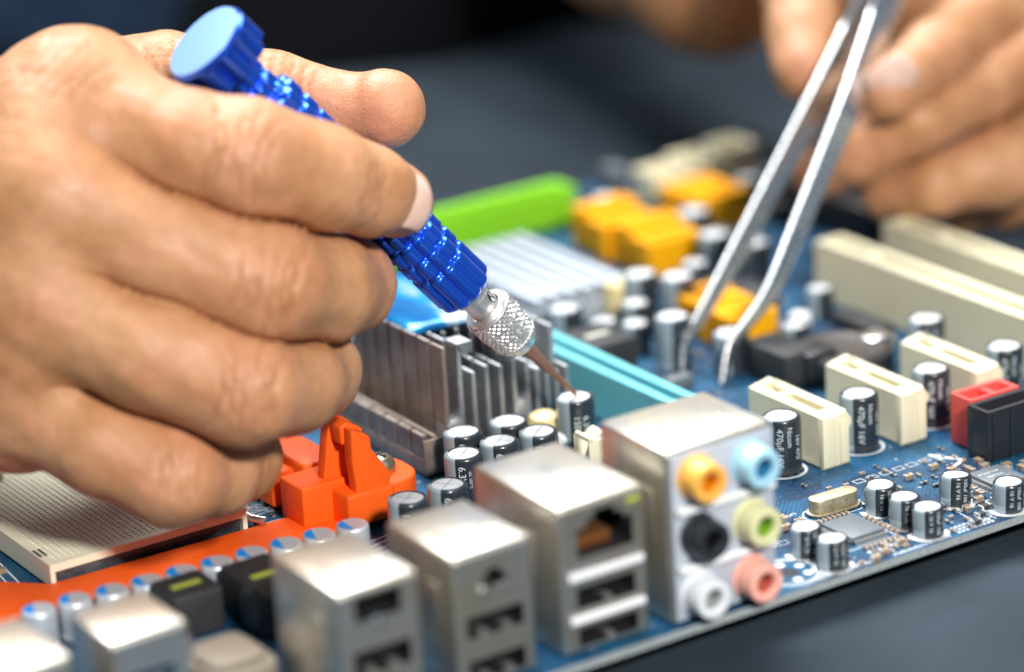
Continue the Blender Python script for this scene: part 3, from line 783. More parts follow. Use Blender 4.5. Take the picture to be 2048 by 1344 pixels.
for k in range(6):
    MB().box(1.2 + k * 4.5, 4.2 + k * 4.5, 150.5, 195.5, 5.0, 8.8).build('fin', [bpy.data.materials['silver_paint']], g2, bevel=.4)
b = MB(); b.lathe([(3.4, 0), (3.4, 8.0), (3, 9.2), (1.5, 9.6), (.01, 9.7)], 24); b.build('push_pin', [bpy.data.materials['cream_plastic']], board, (22.0, 147.5, 0))
MB().lathe([(2.4, 0), (2.4, 3.0), (2, 3.4), (.01, 3.5)], 20).build('tin_post', [WHITEP], board, (49.7, 114.9, 0))
# battery
b = MB(); b.lathe([(11.2, 0), (11.2, 5.2), (10.9, 5.6), (10.1, 5.6), (10.0, 3.2), (.01, 3.2)], 48)
bt = b.build('battery_holder', [BLACKP], board, (39.0, 86.0, 0)); tag(bt, 'black round holder with a coin battery')
b = MB(); b.lathe([(9.8, 3.2), (9.9, 3.6), (9.9, 5.6), (9.5, 6.0), (8.4, 6.1), (8.2, 6.0), (.01, 6.0)], 48); b.build('coin_battery', [mat('battery_steel', (.09, .08, .072), .45, .5, var=.3, vscale=120)], bt)
MB().box(-12, -4, -3.5, 3.5, 0, 7.5).build('clip', [BLACKP], bt, bevel=.6); MB().box(6, 13, -3, 3, 0, 6.6).build('clip', [CHROME], bt, bevel=.6)
# assorted far blocks
for x0, x1, y0, y1, h, M in ((47, 54, 128, 140, 5, BLACKM), (36, 46, 142, 150, 6, BLACKP), (60, 70, 160, 172, 7, BLACKM), (62, 66, 176, 182, 9, GREYIC),
                             (56, 62, 96, 112, 3, BLACKM), (0, 6, 100, 108, 1.6, BLACKM), (98, 108, 150, 190, 9, BLACKP)):
    MB().box(x0, x1, y0, y1, .2, h).build('chip_package', [M], board, bevel=.4)

rnd = random.Random(21)
busy = []
for k in range(46):
    x = rnd.uniform(-2, 108); y = rnd.uniform(98, 236)
    w_, l_, h_ = rnd.uniform(3, 8), rnd.uniform(3, 9), rnd.choice((1.2, 1.6, 3, 5, 7))
    zones = ((-2, 31, 108, 150), (20, 70, 92, 140), (40, 62, 160, 206), (68, 92, 180, 206), (60, 98, 40, 134), (-6, 60, 210, 230), (72, 114, 205, 226), (0, 30, 146, 200), (50, 70, 145, 162), (8, 26, 104, 122))
    if any(a - w_ / 2 < x < b_ + w_ / 2 and c_ - l_ / 2 < y < d_ + l_ / 2 for a, b_, c_, d_ in zones): continue
    if any(abs(x - q[0]) < 8 and abs(y - q[1]) < 9 for q in busy): continue
    busy.append((x, y))
    MB().box(x - w_ / 2, x + w_ / 2, y - l_ / 2, y + l_ / 2, .2, h_).build('chip_package', [rnd.choice((BLACKM, BLACKP, GREYIC))], board, bevel=.3)
for x, y, r_, h_ in ((8, 133, 3.2, 7), (12.5, 127, 3.2, 7), (18, 121, 3.2, 8), (46, 150, 3.2, 8), (66, 178, 4, 10), (60, 208, 3.2, 8), (96, 196, 3.2, 8), (40, 104, 3.2, 6), (58, 118, 3.2, 7), (19, 136, 3.2, 8)):
    capacitor(x, y, r_, h_, 140, 220, score=False)

# ---- crystal and chips by the near edge
b = MB()
st = lambda L_, w_: rrect(-L_ / 2, L_ / 2, -w_ / 2, w_ / 2, w_ / 2 - .02, 8)
b.prism(st(12.2, 5.0), .25, .75); b.prism(st(11.0, 3.9), .75, 3.5)
cx = b.build('crystal_oscillator', [GOLDISH], board, (-11.0, 26.0, 0), rz=R(-2), bevel=.22, seg=2); tag(cx, 'tarnished metal crystal can')
def ic(x0, x1, y0, y1, h, M, sides, pitch, label, text=()):
    b = MB(); b.box(x0, x1, y0, y1, .25, h); o = b.build('chip_package', [M], board, bevel=.18); tag(o, label)
    p = MB(); pw = pitch * .22
    def leg(cx, cy, dx, dy):
        for k in range(3):
            a0, a1 = ((0, .5), (.5, .75), (.75, 1.4))[k]; z0, z1 = ((h * .45, h * .58), (.12, h * .55), (.06, .2))[k]
            xa, xb = sorted((cx + dx * a0 - abs(dy) * pw, cx + dx * a1 + abs(dy) * pw)); ya, yb = sorted((cy + dy * a0 - abs(dx) * pw, cy + dy * a1 + abs(dx) * pw))
            p.box(xa, xb, ya, yb, z0, z1)
    if 'x' in sides:
        y = y0 + .5
        while y < y1 - .3: leg(x0, y, -1, 0); leg(x1, y, 1, 0); y += pitch
    if 'y' in sides:
        x = x0 + .5
        while x < x1 - .3: leg(x, y0, 0, -1); leg(x, y1, 0, 1); x += pitch
    p.build('pins', [TIN], o)
    if text:
        t = MB()
        for s_, sz, x, y, rot in text: flat_text(t, s_, sz, x, y, h + .012, rot)
        t.build('chip_print', [PRINTW], o)
    return o
ic(-19.2, -11.2, 9.8, 19.6, 1.5, GREYIC, 'xy', .55, 'flat grey sound chip', ())
ic(18.6, 26.6, 11.4, 20.2, 1.6, GREYIC, 'x', .65, 'dark chip with fine pins near the black header', (('RT 8167 CCP', .9, 22.0, 17.8, R(0)), ('RG82 Asia', .9, 22.2, 16.0, R(0)), ('M6 28 OLIC', .8, 22.4, 14.3, R(0))))

# ---- small chip parts
def chip_mesh(l, w, h, M):
    b = MB(); e = l * .24
    b.box(-l / 2 + e, l / 2 - e, -w / 2 + .02, w / 2 - .02, .08, h - .03, 0); b.box(-l / 2, -l / 2 + e, -w / 2, w / 2, .04, h, 1); b.box(l / 2 - e, l / 2, -w / 2, w / 2, .04, h, 1)
    return b.mesh('chip_part', [M, TIN], bevel=.06, seg=1)
CM = {'c': chip_mesh(2.0, 1.25, 1.2, CHIPBR), 'r': chip_mesh(1.6, .85, .5, BLACKM), 's': chip_mesh(1.2, .7, .65, CHIPBR), 'd': chip_mesh(2.6, 1.5, 1.0, BLACKM)}
def chip(x, y, k='c', rz=0.0):
    n = {'c': 'ceramic_capacitor', 'r': 'chip_resistor', 's': 'ceramic_capacitor', 'd': 'diode'}[k]
    return link(n, CM[k], board, (x, y, 0), R(rz))
placed = []
for x, y, k, rz in ((13.4, 14.0, 'c', 90), (15.2, 12.4, 'c', 90), (13.0, 10.4, 'c', 0), (15.6, 15.2, 'c', 90), (8.2, 8.2, 'c', 80), (11.6, 7.0, 'd', 0), (8.6, 4.6, 'd', 0), (16.0, 8.8, 'd', 20), (5.4, 2.4, 'd', 0),
                    (-20.6, 24.6, 'c', 10), (-22.0, 27.6, 'c', 90), (-23.6, 20.8, 'd', 0), (-24.4, 24.0, 'c', 0), (27.8, 18.6, 'c', 90), (30.4, 17.4, 'c', 90), (29.0, 20.4, 'c', 0), (32.6, 19.0, 'c', 0), (34, 16, 'd', 90)):
    chip(x, y, k, rz); placed.append((x, y))
def scatter(x0, x1, y0, y1, n, kinds, seed, gap=1.9):
    rnd = random.Random(seed); c = 0; t = 0
    while c < n and t < n * 30:
        t += 1; x = x0 + round((x1 - x0) * rnd.random() / .9) * .9; y = y0 + round((y1 - y0) * rnd.random() / .9) * .9
        if x > x1 or y > y1 or any(abs(x - a) < gap and abs(y - b_) < gap for a, b_ in placed): continue
        placed.append((x, y)); chip(x, y, rnd.choice(kinds), rnd.choice((0, 90))); c += 1
for k in range(8): chip(-18.4 + k * 1.15, 22.3, 's', 90); chip(-18.4 + k * 1.15, 6.6, 's', 90)
for k in range(8): chip(-8.8, 8.6 + k * 1.4, 's', 0)
for k in range(4): chip(-7.0, 6.0 + k * 1.6, 'r', 0)
scatter(-2, 7, 1.5, 3.5, 5, 'rs', 3); scatter(0, 7, 5, 13, 12, 'srr', 4, 1.5); scatter(10, 27, 22, 30, 16, 'scr', 5); scatter(-26, -20, 0.9, 3.5, 5, 'sc', 9); scatter(-20, -10, 2.5, 5.2, 9, 'sc', 11, 1.3)
scatter(-104, -90, 93, 108, 16, 'sccr', 6); scatter(-100, -70, 30, 60, 24, 'cr', 8); scatter(-60, -30, 40, 70, 16, 'cr', 12); scatter(-2, 60, 100, 160, 40, 'crd', 13); scatter(-160, -152, 100, 140, 8, 'cr', 15); scatter(24, 62, 2, 20, 26, 'scr', 16); scatter(-40, -22, 14, 40, 14, 'scr', 31); scatter(-8, 26, 22, 40, 20, 'srr', 32); scatter(17, 30, 1.5, 10, 10, 'scr', 33, 1.6)

# ---- silkscreen
sk = MB(); Z = .012
def line(x0, y0, x1, y1, w=.22):
    d = Vector((x1 - x0, y1 - y0, 0)); L_ = d.length
    if L_ < 1e-6: return
    d /= L_; n_ = Vector((-d.y, d.x, 0)) * w / 2; a, c = Vector((x0, y0, Z)), Vector((x1, y1, Z))
    sk.add([tuple(a - n_), tuple(c - n_), tuple(c + n_), tuple(a + n_)], [(0, 1, 2, 3)])
def rect(x0, x1, y0, y1, w=.22):
    line(x0 - w / 2, y0, x1 + w / 2, y0, w); line(x0 - w / 2, y1, x1 + w / 2, y1, w); line(x0, y0 + w / 2, x0, y1 - w / 2, w); line(x1, y0 + w / 2, x1, y1 - w / 2, w)
def ring(x, y, r0, r1, a0=0, a1=360, n=40):
    vs = []; 
    for k in range(n + 1):
        a = R(a0 + (a1 - a0) * k / n); vs += [(x + r0 * math.cos(a), y + r0 * math.sin(a), Z), (x + r1 * math.cos(a), y + r1 * math.sin(a), Z)]
    sk.add(vs, [(2 * k, 2 * k + 1, 2 * k + 3, 2 * k + 2) for k in range(n)])
for x, y in ((-28.2, 12.6), (-28.0, 4.6), (-4.3, 19.5), (-4.8, 11.6), (-4.5, 4.8), (9.5, 13.3), (15.3, 4.2)):
    ring(x, y, 2.4, 4.15, 150, 350)
for x, y in ((-5.8, 49.1), (14.0, 48.7), (34.4, 50.2), (54.8, 50.3)): ring(x, y, 4.5, 5.1, 0, 360)
ring(-11.0, 26.0, 0, .01)
for k in range(2):
    pass
P = [(-11.0 + a, 26.0 + c_) for a, c_ in st(13.6, 6.2)]
for i in range(len(P)): line(*P[i], *P[(i + 1) % len(P)], .25)
rect(-21.0, -9.6, 8.0, 21.4, .18); rect(6.6, 12.8, 5.6, 9.0, .18); rect(6.6, 10.4, 3.2, 5.6, .18); rect(14.4, 18.0, 7.4, 10.0, .18)
for k in range(9):
    for j in range(3): sk.box(0.2 + k * 1.05, .8 + k * 1.05, 1.2 + j * 1.2, 1.75 + j * 1.2, .004, Z)
for k in range(7):
    for j in range(2): sk.box(-19 + k * 1.3, -18.2 + k * 1.3, 3.6 + j * 1.3, 4.3 + j * 1.3, .004, Z)
for k in range(14): line(-34 + k * .9, 2.0 + .2 * (k % 3), -33.5 + k * .9, 1.1, .35)
for k in range(18): line(-16 + k * .8, 1.5 + .3 * (k % 2), -15.6 + k * .8, .8, .3)
line(21.6, 36.0, 25.2, 29.2, .9); line(25.2, 29.2, 21.6, 28.0, .8); line(21.8, 32.6, 23.5, 33.4, .8)
ring(-36.2, 7.6, 5.4, 5.8); ring(-36.2, 7.6, 6.3, 6.5)
for k in range(6):
    a = R(60 * k + 20); ring(-36.2 + 3.7 * math.cos(a), 7.6 + 3.7 * math.sin(a), .02, .95, n=14)
for k in range(10): sk.box(17.5 + k * 1.1, 18.1 + k * 1.1, 21.2, 21.9, .004, Z)
for k in range(7): rect(1.0 + k * 3.4, 3.2 + k * 3.4, 33.4, 35.0, .14)
for k in range(5): rect(-36 + k * 3.2, -33.8 + k * 3.2, 18.6, 20.2, .14)
flat_text(sk, 'LX2', 1.5, -19.0, 29.4, Z, R(180)); flat_text(sk, 'EC12', 1.3, -9.4, 15.4, Z, R(90)); flat_text(sk, 'EC24', 1.3, -9.0, 30.6, Z, R(180)); flat_text(sk, 'DR4 YC', 1.2, 17.6, 6.2, Z, R(20))
for k in range(6): line(-104 + k * 1.6, 108, -92 + k * 1.6, 92.6, .2)
rect(-101.5, -94.5, 94.5, 99.5, .2); rect(-100.5, -93, 101, 104, .2); flat_text(sk, 'R2', 3.0, -90.6, 104.0, Z, R(35))
for k in range(5): line(-94, 63 + k * 2.2, -72, 70 + k * 1.4, .22)
for k in range(4): line(-160 + k * 2, 88, -156 + k * 2, 130, .3)
tag(sk.build('silkscreen_print', [WHITEP], board), None, kind='stuff')
# mounting hole
MB().lathe([(2.0, 0.02), (1.9, .03), (.01, .03)], 24).build('mounting_hole', [DARKHOLE], board, (-36.2, 7.6, 0))

# ------------------------------------------------------------------ screwdriver
TIP = Vector((-33.6, 82.0, 14.0)); HEAD = Vector((-108.64, 87.88, 102.19))
ax = (HEAD - TIP).normalized(); LEN = (HEAD - TIP).length
sd = tag(empty('screwdriver'), 'blue anodised precision screwdriver with knurled silver chuck, gripped by the large hand', 'screwdriver')
KNOBM = mat('bright_blue_anodised', (0.02, 0.13, 0.90), 0.2, 0.85, coat=0.6)
sd.location = TIP * MM; sd.rotation_euler = ax.to_track_quat('Z', 'Y').to_euler()
def surf(name, M, prof, fn, n=144, parent=sd, mi=None):
    # prof: list of s; fn(s, a) -> radius
    vs = []; fs = []
    for s_ in prof:
        for k in range(n):
            a = 2 * math.pi * k / n; q = fn(s_, a); vs.append((q * math.cos(a), q * math.sin(a), s_))
    for j in range(len(prof) - 1):
        for k in range(n): fs.append((j * n + k, j * n + (k + 1) % n, (j + 1) * n + (k + 1) % n, (j + 1) * n + k))
    fs.append(tuple(range(n - 1, -1, -1))); b_ = (len(prof) - 1) * n; fs.append(tuple(range(b_, b_ + n)))
    return MB().add(vs, fs).build(name, M, parent, angle=48)
# bit: tapered brown shaft
b = MB(); b.lathe([(.25, 0), (.42, .5), (.75, 4.5), (.8, 8.6), (1.15, 9.4), (1.2, 13.6), (1.38, 14.0), (1.38, 19.5)], 28)
b.build('driver_bit', [COPPERB], sd)
# chuck
S = lambda e0, e1, x: min(1, max(0, (x - e0) / (e1 - e0)))
c0, c1, c2 = 17.6, 20.6, 29.6
def chuck(s_, a):
    if s_ <= c1: return 2.7 + (4.75 - 2.7) * S(c0, c1, s_) ** .8
    base = 4.75 + .55 * S(c1, c1 + 5.5, s_)
    for g_ in (23.6, 26.5):
        if abs(s_ - g_) < .28: return base - .12
    if s_ > 29.2 or s_ < c1 + .35: return base
    k1 = abs(((a * 12 / math.pi + (s_ - c1) * .72) % 1.0) - .5) * 2; k2 = abs(((a * 12 / math.pi - (s_ - c1) * .72) % 1.0) - .5) * 2
    return base - .42 * max(k1, k2) ** 1.5 + .1
o = surf('knurled_chuck', [NICKEL], [c0, c0 + .3] + list(np.linspace(c0 + .8, c1, 6)) + list(np.linspace(c1 + .05, c2, 90)), chuck, n=240); tag(o, 'knurled silver chuck collar')
b = MB(); b.lathe([(4.9, 29.6), (5.05, 30.2), (4.7, 30.7), (3.6, 30.8), (3.4, 30.2), (3.3, 29.4), (.01, 29.4)], 48, cap=False); b.build('chuck_lip', [NICKEL], sd)
b = MB()
for k in range(9):
    a = R(146 + k * 5); b.box(-.02, .02, -.02, .02, 0, .01)
b = MB(); vs = []; fs = []
for k in range(15):
    a = R(118 + k * 4)
    for s_ in (29.25, 29.5): vs.append((5.34 * math.cos(a), 5.34 * math.sin(a), s_))
fs = [(2 * k, 2 * k + 1, 2 * k + 3, 2 * k + 2) for k in range(14)]
red_ring = b.add(vs, fs).build('red_mark', [mat('red_ink', (.7, .05, .03), .5)], sd)
b = MB(); b.lathe([(3.15, 29.2), (3.15, 34.2), (3.5, 34.6), (3.9, 35.0), (4.0, 38.0)], 48); neck = b.build('neck', [NICKEL], sd)
# grip
g0, g1 = 36.4, LEN - 8.0
rows = [g0 + 10.5 + 4.7 * k for k in range(14)]
def grip(s_, a):
    base = 6.45
    if s_ < g0 + 1.6: base -= 1.5 * (1 - S(g0, g0 + 1.6, s_)) ** 1.5
    if s_ > 98: base -= 1.9 * S(98, 100, s_)
    fl = abs(math.cos(a * 5))
    base -= .95 * (1 - fl) ** 1.25
    for q in rows:
        d_ = abs(s_ - q)
        if d_ < .75: base -= .8 * (1 - (d_ / .75) ** 2)
    return base
ss = sorted(set([round(x, 3) for x in list(np.linspace(g0, g1, 300))]))
o = surf('grip', [BLUEANO], ss, grip, n=168); tag(o, 'fluted blue metal grip')
K0 = LEN - 8.6
def knob(s_, a):
    base = 8.9
    if s_ > LEN - .8: base -= .7 * S(LEN - .8, LEN, s_)
    if s_ < K0 + 1.2: base -= 2.4 * (1 - S(K0, K0 + 1.2, s_))
    fl = abs(math.cos(a * 4.5)); lim = 1.7 * (1 - fl) ** 1.2
    return base - lim * (1 - S(LEN - 1.8, LEN - .8, s_))
o = surf('swivel_cap', [KNOBM], [K0, K0 + .4, K0 + .8, K0 + 1.2, K0 + 2, K0 + 4, LEN - 1.8, LEN - 1.5, LEN - 1.2, LEN - 1.0, LEN - .8, LEN - .79, LEN - .4, LEN], knob, n=144); tag(o, 'round blue swivel end cap')
b = MB(); b.lathe([(8.25, LEN - .05), (8.2, LEN + .06), (7.9, LEN + .12), (.01, LEN + .12)], 64, cap=False)
fo = b.build('cap_face', [mat('lit_blue_anodised', (0.26, 0.47, 0.92), 0.42, 0.3)], sd)  # pale reflection on the end face, put into its base colour
# slot in the neck, facing the camera side
b = MB(); vs = []
loc = sd.rotation_euler.to_matrix().inverted() @ (CAM_R * .72 - CAM_D * .45 + CAM_U * .35)
an = math.atan2(loc.y, loc.x)
nn = 16
for k in range(nn):
    t = 2 * math.pi * k / nn; s_ = 32.4 + 1.35 * math.cos(t); a = an + .36 * math.sin(t); vs.append((3.19 * math.cos(a), 3.19 * math.sin(a), s_))
b.add(vs, [tuple(range(nn))]); b.build('cross_hole', [DARKHOLE], sd)

# ------------------------------------------------------------------ tweezers
tw = tag(empty('tweezers'), 'polished steel tweezers with bent tips held in the hand at the right', 'tweezers')
def arm(path, wid, thk, side):
    # smooth the path
    P = [Vector(p) for p in path]; pts = []; ws = []; ts = []
    n = len(P)
    for i in range(n - 1):
        p0, p1, p2, p3 = P[max(i - 1, 0)], P[i], P[i + 1], P[min(i + 2, n - 1)]
        for k in range(8):
            t = k / 8; q = p1.lerp(p2, t)
            pts.append(q); ws.append(wid[i] * (1 - t) + wid[i + 1] * t); ts.append(thk[i] * (1 - t) + thk[i + 1] * t)
    pts.append(P[-1]); ws.append(wid[-1]); ts.append(thk[-1])
    for _ in range(2): pts = [pts[0]] + [(pts[i - 1] + pts[i] * 2 + pts[i + 1]) / 4 for i in range(1, len(pts) - 1)] + [pts[-1]]
    g_ = (Vector((5.5, -10.5, 1.5)).normalized() - CAM_D * .55).normalized(); vs = []
    m_ = 12
    for i, q in enumerate(pts):
        t = (pts[min(i + 1, len(pts) - 1)] - pts[max(i - 1, 0)]).normalized()
        w_ = t.cross(g_).normalized(); h_ = w_.cross(t).normalized()
        for k in range(m_):
            a = 2 * math.pi * (k + .5) / m_; cx_, cy_ = math.cos(a), math.sin(a)
            sx = math.copysign(abs(cx_) ** .22, cx_); sy = math.copysign(abs(cy_) ** .3, cy_)
            vs.append(tuple(q + w_ * sx * ws[i] / 2 + h_ * sy * ts[i] / 2))
    fs = [(i * m_ + k, i * m_ + (k + 1) % m_, (i + 1) * m_ + (k + 1) % m_, (i + 1) * m_ + k) for i in range(len(pts) - 1) for k in range(m_)]
    fs += [tuple(range(m_ - 1, -1, -1)), tuple(range((len(pts) - 1) * m_, len(pts) * m_))]
    return MB().add(vs, fs).build('arm', [CHROME], tw, angle=60), pts
_, pL = arm([(9.6, 105.4, 0.6), (12.7, 108.6, 6.4), (23.6, 112.5, 14.0), (65.5, 129.3, 44.5), (93.4, 142.2, 63.0), (111.6, 149.8, 75.5)], [1.2, 2.1, 4.0, 6.8, 8.6, 9], [.8, 1.1, 1.3, 1.3, 1.3, 1.3], 1)
_, pR = arm([(13.9, 96.4, 0.6), (17.7, 98.6, 7.9), (30.0, 99.6, 16.4), (69.4, 120.4, 47.1), (94.2, 136.9, 63.7), (111.7, 148.6, 75.6)], [1.2, 2.1, 4.0, 6.8, 8.6, 9], [.8, 1.1, 1.4, 1.4, 1.3, 1.3], -1)
TRA, TRB = Vector((30.0, 99.6, 16.4)), Vector((69.4, 120.4, 47.1))
# grip ribs on the right arm
for i in range(20):
    t = .12 + i / 20 * .8
    p = TRA.lerp(TRB, .35 + .62 * i / 20); d_ = (TRB - TRA).normalized()
    g_ = (Vector((5.5, -10.5, 1.5)).normalized() - CAM_D * .55).normalized(); w_ = d_.cross(g_).normalized(); h_ = w_.cross(d_).normalized()
    c_ = p + h_ * .68
    MB().tube([tuple(c_ - w_ * 2.6), tuple(c_ + w_ * 2.6)], .2, 6).build('grip_rib', [CHROME], tw)

# ------------------------------------------------------------------ hands
def smin(a, b_, k):
    h = np.clip(.5 + .5 * (b_ - a) / k, 0, 1)
    return b_ * (1 - h) + a * h - k * h * (1 - h)
def cone(P, a, b_, r1, r2):
    a = np.array(a, np.float32); b_ = np.array(b_, np.float32); ba = b_ - a
    pa = P - a; h = np.clip((pa @ ba) / float(ba @ ba), 0, 1)
    return np.linalg.norm(pa - h[..., None] * ba, axis=-1) - (r1 + (r2 - r1) * h)
def hand_sdf(P, H):
    P = P.astype(np.float32); d = None
    for a, b_ in H['palm']:
        q = cone(P, a[:3], b_[:3], a[3], b_[3]); d = q if d is None else smin(d, q, H.get('kp', 9.0))
    F = None
    for ch in H['fingers']:
        f = None
        for a, b_ in zip(ch[:-1], ch[1:]):
            q = cone(P, a[:3], b_[:3], a[3], b_[3]); f = q if f is None else smin(f, q, 2.2)
        if F is None: F = f
        else: F = smin(F, f, 0.4) + 1.1 * np.exp(-((F - f) / 1.0) ** 2)
    d = smin(d, F, H.get('kf', 3.6))
    return d
def surface_nets(Fv, org, h):
    s = Fv < 0
    c = [(i, j, k) for i in (0, 1) for j in (0, 1) for k in (0, 1)]
    nx, ny, nz = Fv.shape
    cnt = np.zeros((nx - 1, ny - 1, nz - 1), np.int8)
    for i, j, k in c: cnt += s[i:nx - 1 + i, j:ny - 1 + j, k:nz - 1 + k]
    act = np.argwhere((cnt > 0) & (cnt < 8))
    val = np.stack([Fv[act[:, 0] + i, act[:, 1] + j, act[:, 2] + k] for i, j, k in c], 1)
    ca = np.array(c, float); sm = np.zeros((len(act), 3)); n = np.zeros(len(act))
    for a in range(8):
        for b_ in range(a + 1, 8):
            if np.abs(ca[a] - ca[b_]).sum() != 1: continue
            va, vb = val[:, a], val[:, b_]; x = (va < 0) != (vb < 0)
            t = np.where(x, va / np.where(x, va - vb, 1), 0)
            sm += np.where(x[:, None], ca[a] + t[:, None] * (ca[b_] - ca[a]), 0); n += x
    V = (act + sm / n[:, None]) * h + org
    idx = -np.ones((nx - 1, ny - 1, nz - 1), np.int64); idx[tuple(act.T)] = np.arange(len(act))
    Q = []
    for ax_ in range(3):
        a, b_ = [slice(None)] * 3, [slice(None)] * 3
        a[ax_] = slice(0, -1); b_[ax_] = slice(1, None)
        e = np.argwhere(s[tuple(a)] != s[tuple(b_)])
        u, v = [q for q in range(3) if q != ax_]
        e = e[(e[:, u] > 0) & (e[:, v] > 0) & (e[:, u] < Fv.shape[u] - 1) & (e[:, v] < Fv.shape[v] - 1)]
        ins = s[tuple(e.T)]
        def off(du, dv):
            q = e.copy(); q[:, u] -= du; q[:, v] -= dv; return idx[tuple(q.T)]
        quad = np.stack([off(1, 1), off(0, 1), off(0, 0), off(1, 0)], 1)
        flip = ins if ax_ != 1 else ~ins
        quad[~flip] = quad[~flip][:, ::-1]
        Q.append(quad)
    return V, np.concatenate(Q)
def build_hand(name, H, h, label):
    lo = np.array(H['lo'], float); hi = np.array(H['hi'], float)
    dims = np.ceil((hi - lo) / h).astype(int) + 1
    B = 8
    nb = -(-dims // B); dims = nb * B
    G = np.full(dims, 9.0, np.float32)
    cen = np.stack(np.meshgrid(*[lo[k] + h * (np.arange(nb[k]) * B + (B - 1) / 2) for k in range(3)], indexing='ij'), -1).reshape(-1, 3)
    dc = hand_sdf(cen, H)
    bi = np.stack(np.meshgrid(*[np.arange(n_) for n_ in nb], indexing='ij'), -1).reshape(-1, 3)
    loc = np.stack(np.meshgrid(*[np.arange(B)] * 3, indexing='ij'), -1).reshape(-1, 3)
    lim = h * B * .87 + 4.0
    G6 = G.reshape(nb[0], B, nb[1], B, nb[2], B)
    ins = bi[dc < -lim]; G6[ins[:, 0], :, ins[:, 1], :, ins[:, 2], :] = -9.0
    near = bi[np.abs(dc) <= lim]
    for i0 in range(0, len(near), 300):
        q = near[i0:i0 + 300]
        P = lo + h * (q[:, None, :] * B + loc[None]).astype(float)
        G6[q[:, 0], :, q[:, 1], :, q[:, 2], :] = hand_sdf(P, H).reshape(len(q), B, B, B)
    V, Q = surface_nets(G, lo, h)
    e = .3
    for _ in range(2):
        f0 = hand_sdf(V, H)
        g_ = np.stack([hand_sdf(V + np.eye(3)[k] * e, H) - hand_sdf(V - np.eye(3)[k] * e, H) for k in range(3)], 1)
        g_ /= np.maximum(np.linalg.norm(g_, axis=1, keepdims=True), 1e-6)
        V = V - g_ * np.clip(f0, -.6, .6)[:, None] * .8
    nrm = g_
    disp = np.zeros(len(V)); cre = np.zeros(len(V)); flush = np.zeros(len(V))
    rnd = np.random.RandomState(3)
    for (cx_, t, n_, spacing, count, depth, width) in H.get('creases', []):
        c_ = np.array(cx_, float); t = np.array(t, float); t /= np.linalg.norm(t); n_ = np.array(n_, float); n_ -= t * (n_ @ t); n_ /= np.linalg.norm(n_)
        w_ = np.cross(t, n_); D = V - c_; X, Y, Zn = D @ t, D @ w_, D @ n_
        near = (np.linalg.norm(D, axis=1) < 20) & (nrm @ n_ > .05)
        face = np.clip((nrm @ n_ - .05) / .4, 0, 1)
        for k in range(count):
            off = (k - (count - 1) / 2) * spacing + rnd.uniform(-.3, .3); bend = rnd.uniform(-.02, .02) + .012 * (k - (count - 1) / 2); yc = rnd.uniform(-1.5, 1.5)
            wob = .25 * np.sin(Y * 1.3 + k * 2.1) + .15 * np.sin(Y * 2.9 + k)
            g2 = np.exp(-((X - off - bend * Y * Y - wob) / rnd.uniform(.38, .62)) ** 2) * np.exp(-(np.abs(Y - yc) / (width * rnd.uniform(.55, 1.1))) ** 4) * face * near
            dd = depth * rnd.uniform(.5, 1.0)
            disp -= dd * g2; cre = np.maximum(cre, g2 * rnd.uniform(.5, 1))
        disp += .35 * depth * np.exp(-(X / (spacing * count * .7)) ** 2 - (Y / width) ** 2) * face * near
    for x, y, z, rad, amt in H.get('flush', []):
        flush = np.maximum(flush, amt * np.exp(-(np.linalg.norm(V - np.array((x, y, z)), axis=1) / rad) ** 2))
    for x, y, z, rad, amt in H.get('bulge', []):
        disp += amt * np.exp(-(np.linalg.norm(V - np.array((x, y, z)), axis=1) / rad) ** 2)
    # slight unevenness
    disp += .16 * np.sin(V[:, 0] * .45 + V[:, 2] * .3) * np.sin(V[:, 1] * .4 - V[:, 2] * .37) + .05 * np.sin(V[:, 0] * 1.3 + V[:, 1] * .7) * np.sin(V[:, 2] * 1.1)
    V = V + nrm * disp[:, None]
    me = bpy.data.meshes.new(name)
    me.from_pydata((V * MM).tolist(), [], Q.tolist())
    for k_, arr in (('flush', flush), ('crease', cre)):
        at = me.attributes.new(k_, 'FLOAT', 'POINT'); at.data.foreach_set('value', arr.astype(np.float32))
    me.materials.append(SKIN)
    me.polygons.foreach_set('use_smooth', [True] * len(me.polygons)); me.update()
    o = link(name, me); tag(o, label, 'hand')
    for (c_, t, n_, L_, w_, cur) in H.get('nails', []):
        t = Vector(t).normalized(); n_ = Vector(n_); n_ = (n_ - t * n_.dot(t)).normalized(); s_ = t.cross(n_); c_ = Vector(c_)
        nu, nv = 14, 12; vs = []; fs = []
        for j in range(nv + 1):
            for i in range(nu + 1):
                u = i / nu * 2 - 1; v = j / nv * 2 - 1
                # rounded outline
                vv = v * (1 - .30 * u * u) if v > 0 else v * (1 - .34 * u * u)
                p = c_ + t * (vv * L_ / 2) + s_ * (math.sin(u * cur) / math.sin(cur) * w_ / 2 * (1 - .08 * max(0, -v))) - n_ * ((1 - math.cos(u * cur)) * w_ / 2 / math.sin(cur)) - n_ * (.16 * L_ * max(0, v) ** 2.2) 
                vs.append(tuple(p))
        for j in range(nv):
            for i in range(nu):
                a = j * (nu + 1) + i; fs.append((a, a + 1, a + nu + 2, a + nu + 1))
        k = MB().add(vs, fs).build('fingernail', [NAIL], o)
        mo = k.modifiers.new('t', 'SOLIDIFY'); mo.thickness = .0006; mo.offset = 0
    return o
